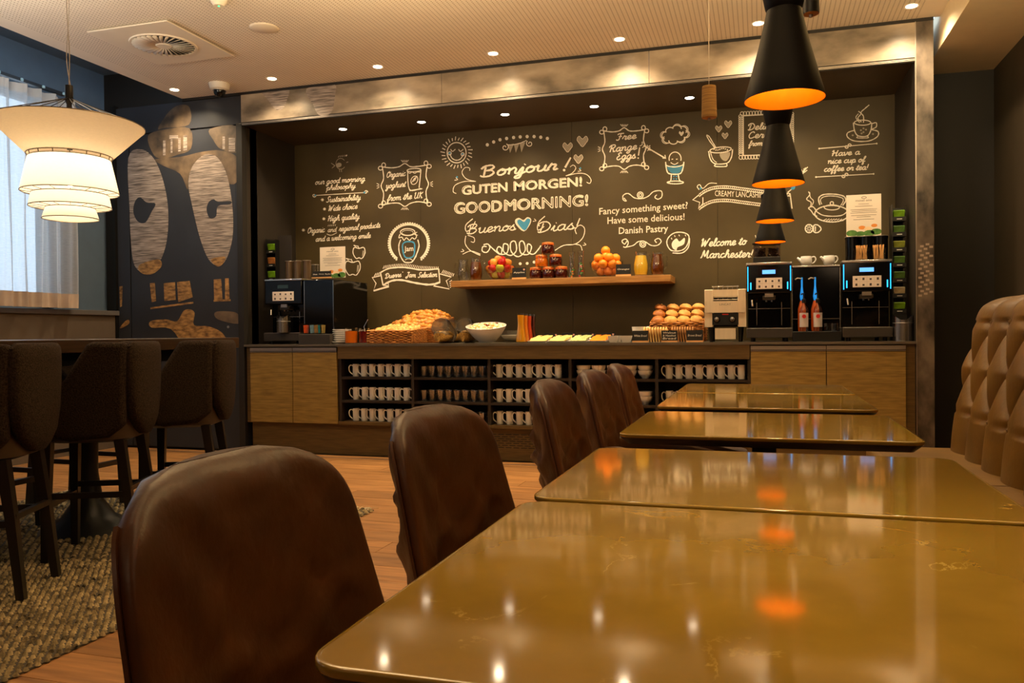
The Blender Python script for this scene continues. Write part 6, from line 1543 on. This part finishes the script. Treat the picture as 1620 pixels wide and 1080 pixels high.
# scalloped cereal sign behind the pendants
stroke_px([(1176, 183), (1250, 179), (1250, 244), (1176, 246)], 1.8, smooth=False, closed=True)
for i in range(19): stroke_px(ellipse(1172, 184+i*3.3, 3.2, 2.6, 8), 1.0)
for i in range(17): stroke_px(ellipse(1174+i*4.6, 180-i*.22, 2.8, 3.2, 8), 1.0); stroke_px(ellipse(1172+i*4.6, 249-i*.15, 2.8, 3.0, 8), 1.0)
for i in range(19): stroke_px(ellipse(1252.5, 180+i*3.4, 3.2, 2.6, 8), 1.0)
script('Delicious', 1183, 206, 1242, 202, 5.6, 1.8); script('Cereals', 1183, 219, 1236, 216, 5.6, 1.8); script('from', 1184, 231, 1206, 230, 4.4, 1.6)
flush('chalk_cereal_sign')
stroke_px([(1256, 278), (1262, 270), (1268, 276), (1274, 268), (1278, 264)], 1.4); stroke_px([(1265, 277), (1272, 273), (1277, 269)], 1.3); script('et', 1262, 274, 1274, 272, 4.4, 1.4)
fill_px([(1252, 296), (1258, 293), (1257, 299), (1252, 300)], m_blue); stroke_px([(1246, 304), (1254, 298), (1248, 303), (1246, 306)], 1.2)
flush('chalk_flourish')
# cheese banner
top = [(1106, 307), (1116, 300), (1130, 295), (1150, 294), (1175, 297), (1205, 301), (1235, 305), (1250, 306)]
bot = [(x, y+24) for x, y in top]
for off, w_ in ((0, 1.2), (4, 1.2), (21, 1.2), (25, 1.2)): stroke_px([(x, y+off) for x, y in top], w_)
for i in range(46):
    x = 1108+i*3.1; 
    y = next((a[1]+(b[1]-a[1])*(x-a[0])/(b[0]-a[0]) for a, b in zip(top, top[1:]) if a[0] <= x <= b[0]), 306)
    for o_ in (0, 21): stroke_px([(x, y+o_+3.6), (x+1.6, y+o_+.6)], .9)
stroke_px([(1106, 308), (1096, 316), (1107, 320), (1105, 330), (1112, 322), (1112, 312)], 1.6, smooth=False); stroke_px([(1108, 330), (1118, 324)], 1.5); stroke_px([(1250, 306), (1253, 330)], 1.4)
print_px('CREAMY LANCASHIRE CHEESE', 1131, 310, 1240, 314, 9, 0); stroke_px([(1106, 300), (1103, 295), (1107, 292), (1112, 298), (1122, 290), (1134, 290)], 1.2); fill_px(ellipse(1108.5, 298, 1.8, 1.8, 8)[:-1], m_blue)
flush('chalk_banner', 'ribbon banner reading Creamy Lancashire Cheese')
script('Welcome to', 1108, 390, 1180, 386.5, 6.6, 2.1); script('Manchester!', 1108, 408, 1190, 406.5, 6.6, 2.1)
flush('chalk_lettering', 'Welcome to Manchester in brush script')
# tea cup, words, kettle, lemon
stroke_px(ellipse(1364.5, 194, 13, 4, 20), 1.4); stroke_px([(1350, 194), (1352, 207), (1358, 215), (1372, 215), (1378, 205), (1379, 194)], 1.5); stroke_px([(1379, 196), (1386, 194), (1386, 201), (1377, 205)], 1.4)
stroke_px([(1352, 206), (1341, 210), (1341, 217), (1352, 223), (1374, 223), (1388, 216), (1389, 208), (1378, 205)], 1.5); stroke_px([(1358, 215), (1356, 218), (1373, 218), (1372, 215)], 1.2)
for x, y in ((1362, 206), (1366, 209), (1370, 205), (1366, 203), (1363, 211), (1349, 214), (1381, 212)): fill_px(ellipse(x, y, 1.6, 1.4, 6)[:-1], m_chalkd)
stroke_px([(1363, 193), (1357, 187), (1362, 180), (1358, 176)], 1.3); stroke_px([(1366, 194), (1366, 184), (1362, 178), (1368, 172), (1375, 166)], 1.4); stroke_px([(1360, 194), (1354, 186), (1358, 180)], 1.1)
flush('chalk_tea_cup')
for a, b in (((1296, 235), (1387, 227)), ((1291, 280), (1382, 275))):
    stroke_px([a, b], 1.3, smooth=False); mx, my = (a[0]+b[0])/2, (a[1]+b[1])/2; curl(mx-2.5, my+1, 3, 1, 1.1); curl(mx+3, my-1, 3, 1, 1.1, 3)
    for q in (a, b): fill_px(ellipse(q[0], q[1], 1.4, 1.4, 6)[:-1])
script('Have a', 1315, 247, 1360, 244, 4.8, 1.7); script('nice cup of', 1309, 259, 1368, 256, 4.8, 1.7); script('coffee or tea!', 1303, 271.5, 1373, 268, 4.8, 1.7)
flush('chalk_lettering', 'Have a nice cup of coffee or tea in script')
stroke_px(ellipse(1316, 338, 27, 13, 24, 0, 2*pi), 1.8); stroke_px(ellipse(1316, 328, 12, 4, 16), 1.4); stroke_px(ellipse(1316, 321.5, 2.6, 2.6, 8), 1.6); stroke_px([(1291, 334), (1304, 341), (1330, 341), (1342, 333)], 1.4)
stroke_px([(1297, 324), (1295, 314), (1302, 308), (1318, 307), (1334, 310), (1338, 317), (1333, 325)], 1.8); stroke_px([(1300, 323), (1298, 316), (1304, 311), (1318, 310), (1332, 313), (1334, 318), (1330, 325)], 1.2)
stroke_px([(1292, 334), (1286, 327), (1279, 329), (1283, 333), (1288, 340), (1293, 342)], 1.5); stroke_px([(1282, 327), (1283, 320), (1276, 315), (1281, 308), (1279, 303)], 1.4); stroke_px([(1284, 326), (1287, 318), (1282, 312), (1281, 304)], 1.1)
for i in range(8): stroke_px([(1302+i*4.4, 349+sin(i)*.8), (1308+i*4.0, 346)], 1.1)
flush('chalk_kettle')
stroke_px(ellipse(1280, 361.5, 6, 6.4, 16), 1.7)
for i in range(8): a = 2*pi*i/8; stroke_px([(1280+1.4*cos(a), 361.5+1.4*sin(a)), (1280+4.8*cos(a), 361.5+5*sin(a))], .9)
stroke_px([(1288, 356), (1294, 356), (1299, 362), (1294, 367.5), (1288, 367), (1287, 361)], 1.6, closed=True); stroke_px([(1290, 358), (1290, 366)], 1.4); stroke_px([(1195, 372), (1199, 386), (1204, 391)], 1.1)
flush('chalk_lemon')
